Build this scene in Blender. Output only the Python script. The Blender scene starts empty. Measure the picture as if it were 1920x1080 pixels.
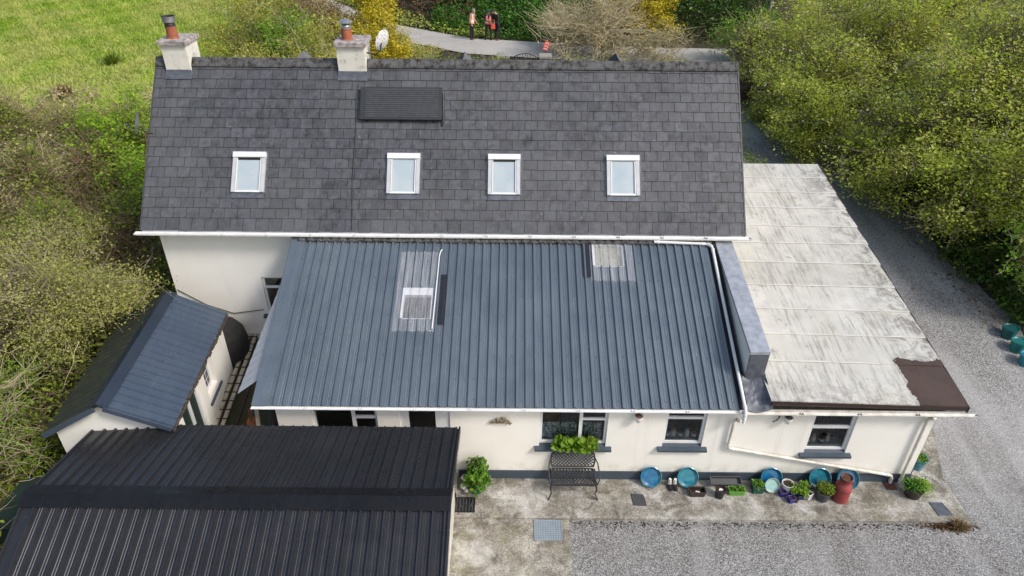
import bpy, math, random
import numpy as np
from mathutils import Vector, Matrix
R = math.radians
sc = bpy.context.scene
COL = sc.collection
rng = np.random.default_rng(7)
random.seed(7)

# ------------------------------------------------------------------ camera
CAMH = 11.64
th, ro = R(32.6), R(0.53)
F_ = Vector((0, math.cos(th), -math.sin(th))); U_ = Vector((0, math.sin(th), math.cos(th))); X_ = Vector((1, 0, 0))
Rv = math.cos(ro) * X_ + math.sin(ro) * U_; Uv = math.cos(ro) * U_ - math.sin(ro) * X_
cam = bpy.data.objects.new('camera', bpy.data.cameras.new('camera')); COL.objects.link(cam)
m = Matrix.Identity(4)
for i in range(3):
    m[i][0] = Rv[i]; m[i][1] = Uv[i]; m[i][2] = -F_[i]
m.translation = (0, 0, CAMH)
cam.matrix_world = m
cam.data.sensor_width = 36; cam.data.lens = 24; cam.data.clip_end = 2000
sc.camera = cam
# ------------------------------------------------------------------ sky, sun, exposure
SUN_EL, SUN_AZ = R(44), R(122)      # azimuth clockwise from +y
w = bpy.data.worlds.new('World'); sc.world = w; w.use_nodes = True
nt = w.node_tree; bg = nt.nodes['Background']
sky = nt.nodes.new('ShaderNodeTexSky'); sky.sky_type = 'NISHITA'; sky.sun_disc = False
sky.sun_elevation = SUN_EL; sky.sun_rotation = SUN_AZ; sky.dust_density = 3; sky.air_density = 1.2; sky.ozone_density = 0.6
nt.links.new(sky.outputs[0], bg.inputs[0]); bg.inputs[1].default_value = 0.105
sl = bpy.data.lights.new('sun', 'SUN'); sl.energy = 1.5; sl.angle = R(12); sl.color = (1, .97, .93)
so = bpy.data.objects.new('sun', sl); COL.objects.link(so)
sd = Vector((math.sin(SUN_AZ) * math.cos(SUN_EL), math.cos(SUN_AZ) * math.cos(SUN_EL), math.sin(SUN_EL)))
so.rotation_euler = sd.to_track_quat('Z', 'Y').to_euler(); so.location = (30, -20, 50)
sc.view_settings.view_transform = 'Standard'; sc.view_settings.look = 'None'
sc.view_settings.exposure = 0.82; sc.view_settings.gamma = 1
sc.cycles.max_bounces = 6; sc.cycles.transparent_max_bounces = 10

# ------------------------------------------------------------------ materials
def newmat(name):
    mt = bpy.data.materials.new(name); mt.use_nodes = True
    return mt, mt.node_tree, mt.node_tree.nodes['Principled BSDF']
def ramp(nt, src, stops, interp='LINEAR'):
    r = nt.nodes.new('ShaderNodeValToRGB'); r.color_ramp.interpolation = interp
    el = r.color_ramp.elements
    while len(el) > 1: el.remove(el[-1])
    el[0].position = stops[0][0]; el[0].color = (*stops[0][1], 1)
    for p, c in stops[1:]:
        e = el.new(p); e.color = (*c, 1)
    nt.links.new(src, r.inputs[0]); return r.outputs[0]
def vramp(nt, src, a, b, lo=0., hi=1.):
    r = nt.nodes.new('ShaderNodeMapRange'); r.inputs[1].default_value = a; r.inputs[2].default_value = b
    r.inputs[3].default_value = lo; r.inputs[4].default_value = hi
    nt.links.new(src, r.inputs[0]); return r.outputs[0]
def coords(nt, scale=(1, 1, 1), rot=(0, 0, 0)):
    tc = nt.nodes.new('ShaderNodeTexCoord'); mp = nt.nodes.new('ShaderNodeMapping')
    mp.inputs['Scale'].default_value = scale; mp.inputs['Rotation'].default_value = rot
    nt.links.new(tc.outputs['Object'], mp.inputs[0]); return mp.outputs[0]
def noise(nt, scale, detail=4, rough=.6, vec=None, dist=0):
    n = nt.nodes.new('ShaderNodeTexNoise'); n.inputs['Scale'].default_value = scale
    n.inputs['Detail'].default_value = detail; n.inputs['Roughness'].default_value = rough
    n.inputs['Distortion'].default_value = dist
    nt.links.new(vec if vec is not None else coords(nt), n.inputs['Vector']); return n.outputs['Fac']
def voro(nt, scale, out='Color', vec=None, feature='F1'):
    n = nt.nodes.new('ShaderNodeTexVoronoi'); n.inputs['Scale'].default_value = scale; n.feature = feature
    nt.links.new(vec if vec is not None else coords(nt), n.inputs['Vector']); return n.outputs[out]
def mixc(nt, fac, a, b, mode='MIX'):
    n = nt.nodes.new('ShaderNodeMix'); n.data_type = 'RGBA'; n.blend_type = mode
    for s, v in ((n.inputs[0], fac), (n.inputs[6], a), (n.inputs[7], b)):
        if isinstance(v, (int, float)): s.default_value = v
        elif isinstance(v, tuple): s.default_value = (*v, 1)
        else: nt.links.new(v, s)
    return n.outputs[2]
def bump(nt, b, src, strength=.3, dist=.01):
    n = nt.nodes.new('ShaderNodeBump'); n.inputs['Strength'].default_value = strength; n.inputs['Distance'].default_value = dist
    nt.links.new(src, n.inputs['Height']); nt.links.new(n.outputs[0], b.inputs['Normal'])
def math_(nt, op, a, b):
    n = nt.nodes.new('ShaderNodeMath'); n.operation = op
    for i, v in enumerate((a, b)):
        if isinstance(v, (int, float)): n.inputs[i].default_value = v
        else: nt.links.new(v, n.inputs[i])
    return n.outputs[0]
def simple(name, c1, c2=None, scale=6, rough=.6, metal=0., bmp=0., spec=.5, detail=4):
    mt, nt, b = newmat(name); c2 = c2 or tuple(x * .75 for x in c1)
    n = noise(nt, scale, detail)
    nt.links.new(ramp(nt, n, [(.3, c2), (.65, c1)]), b.inputs['Base Color'])
    b.inputs['Roughness'].default_value = rough; b.inputs['Metallic'].default_value = metal
    b.inputs['Specular IOR Level'].default_value = spec
    if bmp: bump(nt, b, noise(nt, scale * 6, 3), bmp, .004)
    return mt
def attr(nt, name):
    a = nt.nodes.new('ShaderNodeAttribute'); a.attribute_name = name; return a.outputs['Fac']

M = {}
M['white_upvc'] = simple('white_upvc', (.72, .72, .72), (.64, .64, .63), 3, .35)
M['old_white'] = simple('old_white_paint', (.74, .72, .67), (.46, .42, .35), 5, .5, detail=7)
M['slate_blue_paint'] = simple('slate_blue_paint', (.055, .075, .1), (.045, .062, .082), 5, .5)
M['lead'] = simple('lead_sheet', (.42, .44, .48), (.26, .28, .31), 7, .42, .25, .1, detail=6)
M['dark_lead'] = simple('weathered_lead', (.075, .082, .10), (.14, .15, .17), 9, .45, .2, .1, detail=6)
M['black'] = simple('black_plastic', (.012, .012, .013), (.02, .02, .021), 9, .4)
M['dark'] = simple('opening_shade', (.03, .028, .025), (.018, .016, .015), 3, .9)
M['terracotta'] = simple('terracotta', (.36, .11, .05), (.22, .07, .04), 9, .8, detail=6)
M['steel'] = simple('galvanised_steel', (.55, .56, .57), (.4, .4, .41), 6, .35, .8)
M['soot'] = simple('sooty_metal', (.02, .02, .02), (.05, .045, .04), 8, .6)
M['wood'] = simple('old_timber', (.46, .42, .33), (.3, .26, .2), 8, .85, detail=6)
M['dark_wood'] = simple('dark_timber', (.06, .045, .03), (.03, .025, .02), 8, .8)
M['moss'] = simple('wet_moss', (.045, .05, .015), (.05, .04, .025), 5, .9)
M['cast'] = simple('grey_cast_metal', (.05, .053, .06), (.034, .036, .04), 12, .5, .3)
M['red_paint'] = simple('faded_red_paint', (.3, .045, .04), (.18, .035, .03), 8, .55, detail=6)
M['rust'] = simple('rust', (.16, .065, .04), (.06, .035, .025), 14, .85, detail=6)
M['teal'] = simple('teal_plastic', (.012, .16, .15), (.01, .12, .12), 4, .4)
M['orange'] = simple('orange_plastic', (.85, .25, .01), (.7, .2, .01), 4, .45)
M['skin'] = simple('skin', (.5, .3, .22), (.44, .25, .18), 20, .6)
M['soil'] = simple('potting_soil', (.045, .028, .018), (.02, .013, .01), 40, .95)
M['white_glaze'] = simple('white_glaze', (.72, .7, .67), (.6, .58, .55), 12, .25)
M['purple'] = simple('purple_plastic', (.045, .02, .2), (.03, .015, .14), 8, .4)
M['green_plastic'] = simple('lime_plastic', (.12, .32, .04), (.09, .25, .03), 8, .45)
M['dgreen_plastic'] = simple('dark_green_plastic', (.015, .09, .055), (.012, .065, .04), 8, .45)
M['grey_plastic'] = simple('grey_plastic', (.06, .062, .066), (.04, .041, .045), 8, .5)
M['brown_plastic'] = simple('brown_plastic', (.04, .022, .018), (.03, .018, .014), 8, .5)
M['cream_pot'] = simple('cream_ceramic', (.6, .48, .33), (.5, .38, .25), 8, .4)
M['driftwood'] = simple('driftwood', (.36, .29, .19), (.13, .1, .07), 18, .9, detail=7)
M['tank_green'] = simple('tank_green', (.012, .03, .024), (.01, .02, .016), 4, .6)
M['panel_black'] = simple('matt_black_panel', (.03, .032, .036), (.022, .024, .027), 5, .5)
M['frame_grey'] = simple('pale_grey_frame', (.50, .51, .52), (.42, .43, .44), 5, .4)
M['tub_teal'] = simple('dark_teal_plastic', (.01, .10, .10), (.008, .075, .075), 4, .4)
M['far_shade'] = simple('shaded_room_wall', (.10, .09, .08), (.06, .05, .045), 2, .9)  # dark brown puts the unlit room's shade into the wall colour
M['stone'] = simple('doorstep_concrete', (.34, .32, .28), (.2, .19, .17), 9, .9, bmp=.3, detail=8)

def m_render():
    mt, nt, b = newmat('cream_render')
    n1 = noise(nt, .9, 5); n2 = noise(nt, 14, 5)
    c = ramp(nt, n1, [(.3, (.77, .738, .67)), (.7, (.83, .80, .735))])
    # grime just above the plinth and splash line, broken by noise
    geo = nt.nodes.new('ShaderNodeNewGeometry'); sx = nt.nodes.new('ShaderNodeSeparateXYZ'); nt.links.new(geo.outputs['Position'], sx.inputs[0])
    low = vramp(nt, sx.outputs[2], .30, .62, 1, 0)
    g = math_(nt, 'MULTIPLY', low, vramp(nt, noise(nt, 3.5, 6), .42, .75))
    c = mixc(nt, g, c, (.42, .42, .27))
    streak = noise(nt, 1, 5, .7, coords(nt, (5, 5, .35)))
    c = mixc(nt, vramp(nt, streak, .56, .85, 0, .45), c, (.45, .43, .38))
    nt.links.new(c, b.inputs['Base Color']); b.inputs['Roughness'].default_value = .88
    bump(nt, b, noise(nt, 70, 3), .25, .004); return mt
M['render'] = m_render()
def m_chimney():
    mt, nt, b = newmat('stained_chimney_render')
    c = ramp(nt, noise(nt, 4, 7, .7), [(.3, (.74, .71, .64)), (.55, (.66, .63, .55)), (.68, (.36, .35, .29)), (.8, (.16, .16, .13))])
    nt.links.new(c, b.inputs['Base Color']); b.inputs['Roughness'].default_value = .9
    bump(nt, b, noise(nt, 40, 4), .4, .006); return mt
M['chimney'] = m_chimney()
M['coping'] = simple('mottled_coping', (.5, .44, .42), (.10, .09, .08), 9, .9, bmp=.3, detail=7)

def m_slate():
    mt, nt, b = newmat('roof_slate')
    t = attr(nt, 'tint')
    c = ramp(nt, t, [(0, (.046, .048, .056)), (.5, (.072, .075, .086)), (.85, (.094, .097, .110)), (1, (.112, .116, .13))])
    lich = noise(nt, 5, 8, .72, coords(nt, (1, 1, .8)))
    c = mixc(nt, vramp(nt, lich, .46, .64, 0, .8), c, (.028, .027, .026))
    big = noise(nt, .5, 3)
    c = mixc(nt, vramp(nt, big, .42, .68, 0, .6), c, (.105, .106, .11))
    geo = nt.nodes.new('ShaderNodeNewGeometry'); sx = nt.nodes.new('ShaderNodeSeparateXYZ'); nt.links.new(geo.outputs['Position'], sx.inputs[0])
    gz = math_(nt, 'MULTIPLY', vramp(nt, sx.outputs[2], 6.5, 7.2), vramp(nt, sx.outputs[0], -2, 5, .25, 1))
    gz = math_(nt, 'MULTIPLY', gz, vramp(nt, noise(nt, 7, 7, .8), .52, .6))
    c = mixc(nt, gz, c, (.014, .013, .012))
    gr = noise(nt, 1, 6, .7, coords(nt, (9, 9, 1.6)))
    c = mixc(nt, vramp(nt, gr, .52, .72, 0, .55), c, (.135, .14, .155))
    sp = noise(nt, 9, 4, .7); m2 = noise(nt, 1.3, 2)
    f = math_(nt, 'MULTIPLY', vramp(nt, sp, .66, .72), vramp(nt, m2, .48, .56))
    c = mixc(nt, math_(nt, 'MULTIPLY', f, .6), c, (.38, .36, .31))
    nt.links.new(c, b.inputs['Base Color']); b.inputs['Roughness'].default_value = .62
    b.inputs['Specular IOR Level'].default_value = .4
    bump(nt, b, noise(nt, 30, 5), .3, .004); return mt
M['slate'] = m_slate()
M['slate_edge'] = simple('slate_edge', (.012, .012, .013), (.02, .02, .018), 9, .9)
def m_ridge():
    mt, nt, b = newmat('mossy_ridge_tile')
    c = ramp(nt, noise(nt, 7, 8, .75), [(.35, (.12, .12, .125)), (.52, (.07, .068, .066)), (.6, (.016, .014, .011)), (.75, (.035, .018, .012))])
    nt.links.new(c, b.inputs['Base Color']); b.inputs['Roughness'].default_value = .9
    bump(nt, b, noise(nt, 25, 5), .3, .005); return mt
M['ridge'] = m_ridge()

def m_metal(name, c1, c2, dirt, rough=.38, spots=.5, metal=.0):
    mt, nt, b = newmat(name); b.inputs['Metallic'].default_value = metal
    n = noise(nt, .7, 4)
    c = ramp(nt, n, [(.3, c2), (.7, c1)])
    st = noise(nt, 1, 6, .7, coords(nt, (14, .7, .7)))
    c = mixc(nt, vramp(nt, st, .5, .8, 0, .5), c, dirt)
    sp = noise(nt, 7, 3, .6)
    c = mixc(nt, vramp(nt, sp, .74, .77, 0, spots), c, (.45, .45, .44))
    nt.links.new(c, b.inputs['Base Color'])
    b.inputs['Roughness'].default_value = rough; b.inputs['Specular IOR Level'].default_value = .5
    nt.links.new(vramp(nt, noise(nt, 3, 5), .3, .7, rough - .08, rough + .14), b.inputs['Roughness'])
    return mt
M['blue_metal'] = m_metal('blue_grey_coated_sheet', (.165, .20, .23), (.125, .157, .185), (.26, .28, .29), .36, .5, .45)
M['shed_metal'] = m_metal('slate_blue_coated_sheet', (.095, .125, .17), (.07, .098, .14), (.15, .17, .2), .32, .5, .4)
M['black_metal'] = m_metal('black_coated_sheet', (.058, .059, .065), (.042, .043, .048), (.092, .093, .098), .27, .12, .6)
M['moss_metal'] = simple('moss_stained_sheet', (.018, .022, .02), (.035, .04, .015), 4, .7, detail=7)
M['slate_edge2'] = simple('weathered_slate', (.16, .155, .16), (.07, .07, .075), 5, .8, detail=6)
M['screw'] = simple('screw_head', (.02, .022, .028), (.05, .05, .055), 50, .5)

def m_felt():
    mt, nt, b = newmat('white_painted_felt')
    base = ramp(nt, noise(nt, 2.2, 6), [(.3, (.45, .435, .39)), (.7, (.59, .575, .53))])
    t = attr(nt, 'tint')
    base = mixc(nt, vramp(nt, t, 0, 1, 0, .28), base, (.30, .285, .24))
    streak = noise(nt, 1, 6, .75, coords(nt, (13, 1.0, 1.0), (0, 0, R(-6))))
    mask = noise(nt, .8, 4, .6)
    f = math_(nt, 'MULTIPLY', vramp(nt, streak, .49, .60), vramp(nt, mask, .36, .55))
    c = mixc(nt, math_(nt, 'MULTIPLY', f, .56), base, (.14, .13, .105))
    bl = noise(nt, 2.4, 8, .8, None, 1.2)
    c = mixc(nt, vramp(nt, bl, .58, .68, 0, .8), c, (.07, .07, .065))
    ol = noise(nt, 1.1, 5)
    c = mixc(nt, vramp(nt, ol, .5, .8, 0, .35), c, (.36, .33, .22))
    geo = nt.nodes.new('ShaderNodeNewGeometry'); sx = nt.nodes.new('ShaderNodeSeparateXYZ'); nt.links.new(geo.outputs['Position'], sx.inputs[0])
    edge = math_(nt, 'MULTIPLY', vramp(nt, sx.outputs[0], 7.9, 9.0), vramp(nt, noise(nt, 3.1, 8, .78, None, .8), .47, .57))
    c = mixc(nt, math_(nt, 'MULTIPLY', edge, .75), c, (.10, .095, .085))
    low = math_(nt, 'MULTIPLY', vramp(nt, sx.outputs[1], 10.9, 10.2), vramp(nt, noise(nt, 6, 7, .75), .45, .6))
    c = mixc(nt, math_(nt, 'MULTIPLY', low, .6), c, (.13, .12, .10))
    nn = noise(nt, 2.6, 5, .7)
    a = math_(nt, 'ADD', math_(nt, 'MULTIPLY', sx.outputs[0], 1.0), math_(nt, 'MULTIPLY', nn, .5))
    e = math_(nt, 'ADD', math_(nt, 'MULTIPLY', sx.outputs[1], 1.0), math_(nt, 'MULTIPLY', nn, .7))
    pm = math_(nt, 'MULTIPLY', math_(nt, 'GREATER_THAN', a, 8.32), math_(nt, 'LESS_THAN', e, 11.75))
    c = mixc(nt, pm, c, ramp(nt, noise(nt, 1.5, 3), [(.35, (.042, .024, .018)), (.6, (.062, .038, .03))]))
    nt.links.new(c, b.inputs['Base Color']); b.inputs['Roughness'].default_value = .75
    bump(nt, b, noise(nt, 9, 6), .4, .012); return mt
M['felt'] = m_felt()
M['felt_lap'] = simple('painted_felt_lap', (.60, .585, .55), (.46, .44, .40), 3, .7, detail=7)

def m_concrete(name, moss=.6, light=(.44, .425, .39)):
    mt, nt, b = newmat(name)
    c = ramp(nt, noise(nt, 1.6, 8, .72), [(.32, (.13, .115, .09)), (.48, (.28, .262, .228)), (.66, light)])
    sp = voro(nt, 48); bw = nt.nodes.new('ShaderNodeSeparateColor'); nt.links.new(sp, bw.inputs[0])
    c = mixc(nt, .75, c, ramp(nt, bw.outputs[0], [(0, (.42, .40, .38)), (.5, (.9, .9, .9)), (1, (1.35, 1.33, 1.28))]), 'MULTIPLY')
    st = noise(nt, 2.2, 8, .75, None, .6)
    c = mixc(nt, vramp(nt, st, .50, .62, 0, .8), c, (.08, .07, .05))
    g = noise(nt, 1.2, 5)
    c = mixc(nt, vramp(nt, g, .5, .7, 0, moss), c, (.19, .18, .06))
    w_ = noise(nt, .8, 4, .5)
    c = mixc(nt, vramp(nt, w_, .55, .68, 0, .45), c, (.56, .55, .52))
    nt.links.new(c, b.inputs['Base Color']); b.inputs['Roughness'].default_value = .92
    bump(nt, b, noise(nt, 60, 4), .4, .005); return mt
M['concrete'] = m_concrete('weathered_concrete', .22, (.50, .485, .455))
M['concrete2'] = m_concrete('mossy_aggregate_concrete', .55, (.48, .455, .39))
def m_gravel():
    mt, nt, b = newmat('grey_gravel')
    v = nt.nodes.new('ShaderNodeTexVoronoi'); v.inputs['Scale'].default_value = 52; v.inputs['Randomness'].default_value = 1
    nt.links.new(coords(nt), v.inputs['Vector'])
    s = nt.nodes.new('ShaderNodeSeparateColor'); nt.links.new(v.outputs['Color'], s.inputs[0])
    c = ramp(nt, s.outputs[0], [(0, (.10, .096, .09)), (.3, (.255, .25, .243)), (.7, (.385, .38, .37)), (1, (.58, .575, .56))])
    edge = vramp(nt, v.outputs['Distance'], .25, .75, 1, .38)
    cc = nt.nodes.new('ShaderNodeCombineColor')
    for i in range(3): nt.links.new(edge, cc.inputs[i])
    c = mixc(nt, 1, c, cc.outputs[0], 'MULTIPLY')
    c = mixc(nt, vramp(nt, noise(nt, .5, 5, .65), .42, .66, 0, .34), c, (.13, .115, .10))
    f = math_(nt, 'MULTIPLY', vramp(nt, noise(nt, 3.2, 7, .75), .58, .68), vramp(nt, noise(nt, .6, 3), .45, .6))
    c = mixc(nt, math_(nt, 'MULTIPLY', f, .7), c, (.05, .035, .025))
    tr = noise(nt, 1, 3, .5, coords(nt, (.9, .12, 1)))
    c = mixc(nt, vramp(nt, tr, .5, .66, 0, .35), c, (.46, .455, .45))
    wd_ = math_(nt, 'MULTIPLY', vramp(nt, noise(nt, 6, 6, .8), .62, .68), vramp(nt, noise(nt, .35, 2), .52, .62))
    c = mixc(nt, math_(nt, 'MULTIPLY', wd_, .7), c, (.06, .07, .02))
    nt.links.new(c, b.inputs['Base Color']); b.inputs['Roughness'].default_value = .9
    bump(nt, b, v.outputs['Distance'], -.7, .015); return mt
M['gravel'] = m_gravel()
def m_road():
    mt, nt, b = newmat('patched_tarmac')
    c = ramp(nt, noise(nt, .5, 7, .7), [(.3, (.33, .31, .28)), (.6, (.43, .405, .37))])
    c = mixc(nt, vramp(nt, noise(nt, 1.0, 8, .75, None, 1.5), .6, .66, 0, .6), c, (.14, .135, .13))
    nt.links.new(c, b.inputs['Base Color']); b.inputs['Roughness'].default_value = .9
    bump(nt, b, noise(nt, 20, 5), .4, .01); return mt
M['road'] = m_road()
def m_ground():
    mt, nt, b = newmat('grass_and_earth')
    geo = nt.nodes.new('ShaderNodeNewGeometry'); sx = nt.nodes.new('ShaderNodeSeparateXYZ'); nt.links.new(geo.outputs['Position'], sx.inputs[0])
    grass = ramp(nt, noise(nt, 3.2, 7, .7), [(.3, (.11, .20, .015)), (.5, (.23, .34, .03)), (.68, (.40, .46, .10))])
    grass = mixc(nt, vramp(nt, noise(nt, .28, 5), .44, .62, 0, .7), grass, (.38, .38, .12))
    earth = ramp(nt, noise(nt, 5, 6), [(.3, (.02, .016, .008)), (.6, (.045, .038, .018)), (.75, (.04, .06, .015))])
    f1 = math_(nt, 'ADD', math_(nt, 'MULTIPLY', sx.outputs[0], -1), math_(nt, 'MULTIPLY', noise(nt, .5, 4), 4))
    near = math_(nt, 'MULTIPLY', vramp(nt, f1, 13.5, 14.5), vramp(nt, sx.outputs[1], 26, 31))
    c = mixc(nt, near, earth, grass)
    nt.links.new(c, b.inputs['Base Color']); b.inputs['Roughness'].default_value = .95
    bump(nt, b, noise(nt, 12, 6), .8, .05); return mt
M['ground'] = m_ground()

def m_leaf(name, stops, trans=.3, rough=.55, patch=None, pscale=.8, pamt=.45):
    mt, nt, b = newmat(name)
    c = ramp(nt, attr(nt, 'tint'), stops)
    c = mixc(nt, vramp(nt, noise(nt, pscale, 3), .40, .62, 0, pamt), c, patch or tuple(x * 1.15 for x in stops[len(stops) // 2][1]))
    nt.links.new(c, b.inputs['Base Color']); b.inputs['Roughness'].default_value = rough
    b.inputs['Specular IOR Level'].default_value = .25
    t = nt.nodes.new('ShaderNodeBsdfTranslucent'); nt.links.new(c, t.inputs[0])
    mx = nt.nodes.new('ShaderNodeMixShader'); mx.inputs[0].default_value = trans
    out = nt.nodes['Material Output']
    nt.links.new(b.outputs[0], mx.inputs[1]); nt.links.new(t.outputs[0], mx.inputs[2]); nt.links.new(mx.outputs[0], out.inputs[0])
    return mt
W_ = (.75, .73, .66)
M['lf_olive'] = m_leaf('olive_spring_leaves', [(0, (.18, .27, .02)), (.35, (.40, .48, .05)), (.65, (.62, .62, .12)), (.85, (.78, .70, .24)), (.972, (.70, .48, .28)), (.982, W_)], .5, .55, (.38, .50, .05), .45, .55)
M['lf_lime'] = m_leaf('lime_leaves', [(0, (.12, .24, .012)), (.5, (.28, .46, .025)), (1, (.46, .60, .05))], .45)
M['lf_dark'] = m_leaf('ivy_leaves', [(0, (.022, .055, .008)), (.6, (.055, .12, .015)), (1, (.13, .2, .03))], .2, .4)
M['lf_green'] = m_leaf('nettle_leaves', [(0, (.035, .11, .012)), (.6, (.07, .19, .02)), (1, (.13, .26, .04))], .3)
M['lf_yellow'] = m_leaf('golden_leaves', [(0, (.2, .2, .015)), (.5, (.50, .42, .03)), (1, (.80, .60, .05))], .35)
M['lf_hedge'] = m_leaf('yellow_green_leaves', [(0, (.18, .19, .02)), (.5, (.34, .34, .05)), (.9, (.48, .46, .09)), (1, (.55, .5, .18))], .4)
M['lf_bramble'] = m_leaf('bramble_leaves', [(0, (.06, .09, .012)), (.4, (.14, .19, .02)), (.75, (.24, .31, .035)), (1, (.36, .44, .05))], .35)
M['lf_brown'] = m_leaf('dry_fern', [(0, (.09, .05, .022)), (.5, (.19, .11, .05)), (1, (.33, .24, .12))], .2)
M['lf_straw'] = m_leaf('straw_twig_tips', [(0, (.26, .21, .08)), (.5, (.46, .38, .16)), (1, (.6, .52, .26))], .3)
M['lf_blossom'] = m_leaf('cream_blossom_leaves', [(0, (.17, .17, .04)), (.5, (.35, .32, .11)), (1, (.62, .55, .36))], .3)
M['lf_pot'] = m_leaf('potted_leaves', [(0, (.04, .09, .012)), (.5, (.10, .22, .02)), (1, (.25, .42, .04))], .3)
M['lf_grey'] = m_leaf('small_budding_leaves', [(0, (.12, .12, .04)), (.4, (.25, .25, .07)), (.75, (.36, .37, .09)), (1, (.46, .42, .2))], .3)
M['lf_grass'] = m_leaf('grass_blades', [(0, (.12, .22, .015)), (.5, (.27, .38, .03)), (1, (.52, .54, .14))], .35, .55, (.46, .44, .16), .28, .55)
M['lf_fresh'] = m_leaf('fresh_green_leaves', [(0, (.07, .15, .01)), (.5, (.18, .33, .025)), (1, (.34, .48, .06))], .35)
M['bark'] = simple('grey_brown_bark', (.17, .135, .09), (.08, .06, .04), 8, .9, detail=6)
M['twig_pale'] = simple('pale_twigs', (.46, .40, .26), (.30, .25, .15), 5, .85)
M['twig_brown'] = simple('brown_twigs', (.2, .145, .09), (.12, .08, .05), 4, .85)
M['birch'] = simple('birch_bark', (.62, .58, .5), (.3, .27, .22), 5, .8)

def m_glass(name, tint=(.9, .95, 1), refl=.25):
    mt, nt, b = newmat(name); nt.nodes.remove(b)
    g = nt.nodes.new('ShaderNodeBsdfGlossy'); g.inputs['Roughness'].default_value = .03; g.inputs[0].default_value = (.9, .95, 1, 1)
    t = nt.nodes.new('ShaderNodeBsdfTransparent'); t.inputs[0].default_value = (*tint, 1)
    fr = nt.nodes.new('ShaderNodeFresnel'); fr.inputs[0].default_value = 1.5
    mx = nt.nodes.new('ShaderNodeMixShader')
    nt.links.new(math_(nt, 'ADD', fr.outputs[0], refl * .3), mx.inputs[0])
    nt.links.new(t.outputs[0], mx.inputs[1]); nt.links.new(g.outputs[0], mx.inputs[2])
    nt.links.new(mx.outputs[0], nt.nodes['Material Output'].inputs[0]); return mt
M['glass'] = m_glass('window_glass', (.72, .76, .78), .05)
def m_clear():
    mt, nt, b = newmat('cloudy_clear_sheet')
    b.inputs['Base Color'].default_value = (.72, .74, .76, 1); b.inputs['Roughness'].default_value = .22
    t = nt.nodes.new('ShaderNodeBsdfTransparent'); t.inputs[0].default_value = (.93, .93, .95, 1)
    mx = nt.nodes.new('ShaderNodeMixShader')
    nt.links.new(vramp(nt, noise(nt, 1, 4, .6, coords(nt, (30, 1.5, 1.5))),   .35, .75, .10, .42), mx.inputs[0])
    nt.links.new(t.outputs[0], mx.inputs[1]); nt.links.new(b.outputs[0], mx.inputs[2])
    nt.links.new(mx.outputs[0], nt.nodes['Material Output'].inputs[0]); return mt
M['clear'] = m_clear()
def m_milky():
    mt, nt, b = newmat('milky_translucent_sheet'); b.inputs['Base Color'].default_value = (.8, .81, .84, 1); b.inputs['Roughness'].default_value = .3
    t = nt.nodes.new('ShaderNodeBsdfTranslucent'); t.inputs[0].default_value = (.85, .86, .9, 1); mx = nt.nodes.new('ShaderNodeMixShader'); mx.inputs[0].default_value = .5
    nt.links.new(b.outputs[0], mx.inputs[1]); nt.links.new(t.outputs[0], mx.inputs[2]); nt.links.new(mx.outputs[0], nt.nodes['Material Output'].inputs[0]); return mt
M['milky'] = m_milky()
M['white_sheet'] = simple('milky_plastic_sheet', (.78, .79, .82), (.6, .61, .65), 6, .35)
def m_blind_and_sky():
    mt, nt, b = newmat('skylight_glass')
    c = ramp(nt, noise(nt, 1.2, 3), [(.35, (.33, .41, .45)), (.65, (.44, .48, .50))])  # pale blue carries the white blind plus a painted sky reflection
    nt.links.new(c, b.inputs['Base Color']); b.inputs['Roughness'].default_value = .06
    return mt
M['blind_and_sky'] = m_blind_and_sky()
def m_lace():
    mt, nt, b = newmat('lace_curtain')
    b.inputs['Base Color'].default_value = (.75, .77, .78, 1)
    t = nt.nodes.new('ShaderNodeBsdfTransparent'); mx = nt.nodes.new('ShaderNodeMixShader')
    f = vramp(nt, noise(nt, 16, 4, .7), .44, .58, .15, .9)
    nt.links.new(f, mx.inputs[0]); nt.links.new(t.outputs[0], mx.inputs[1]); nt.links.new(b.outputs[0], mx.inputs[2])
    nt.links.new(mx.outputs[0], nt.nodes['Material Output'].inputs[0]); return mt
M['lace'] = m_lace()
def m_glaze(name, a, b_, c3):
    mt, nt, b = newmat(name)
    c = ramp(nt, noise(nt, 9, 5, .6), [(.3, a), (.55, b_), (.75, c3)])
    nt.links.new(c, b.inputs['Base Color']); b.inputs['Roughness'].default_value = .16
    b.inputs['Coat Weight'].default_value = .3; return mt
M['blue_glaze'] = m_glaze('blue_glaze', (.006, .075, .19), (.010, .12, .25), (.03, .20, .28))
M['blue_glaze_rim'] = m_glaze('blue_glaze_rim', (.035, .15, .2), (.06, .21, .26), (.14, .30, .32))
M['teal_glaze'] = m_glaze('turquoise_glaze', (.012, .13, .20), (.02, .18, .24), (.05, .25, .26))
M['pale_glaze'] = m_glaze('pale_celadon_glaze', (.22, .40, .38), (.28, .46, .43), (.36, .5, .46))
M['pale_rim'] = simple('buff_rim', (.36, .35, .28), (.25, .25, .2), 15, .5)
def m_checker():
    mt, nt, b = newmat('chequer_plate')
    v = nt.nodes.new('ShaderNodeTexChecker'); v.inputs['Scale'].default_value = 28
    nt.links.new(coords(nt, (1, 1, 1), (0, 0, R(45))), v.inputs[0])
    c = mixc(nt, v.outputs[1], (.23, .29, .34), (.33, .39, .44))
    c = mixc(nt, vramp(nt, noise(nt, 6, 5), .4, .75, 0, .4), c, (.45, .5, .53))
    nt.links.new(c, b.inputs['Base Color']); b.inputs['Metallic'].default_value = .4; b.inputs['Roughness'].default_value = .45
    bump(nt, b, v.outputs[1], .5, .004); return mt
M['plate'] = m_checker()

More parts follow.
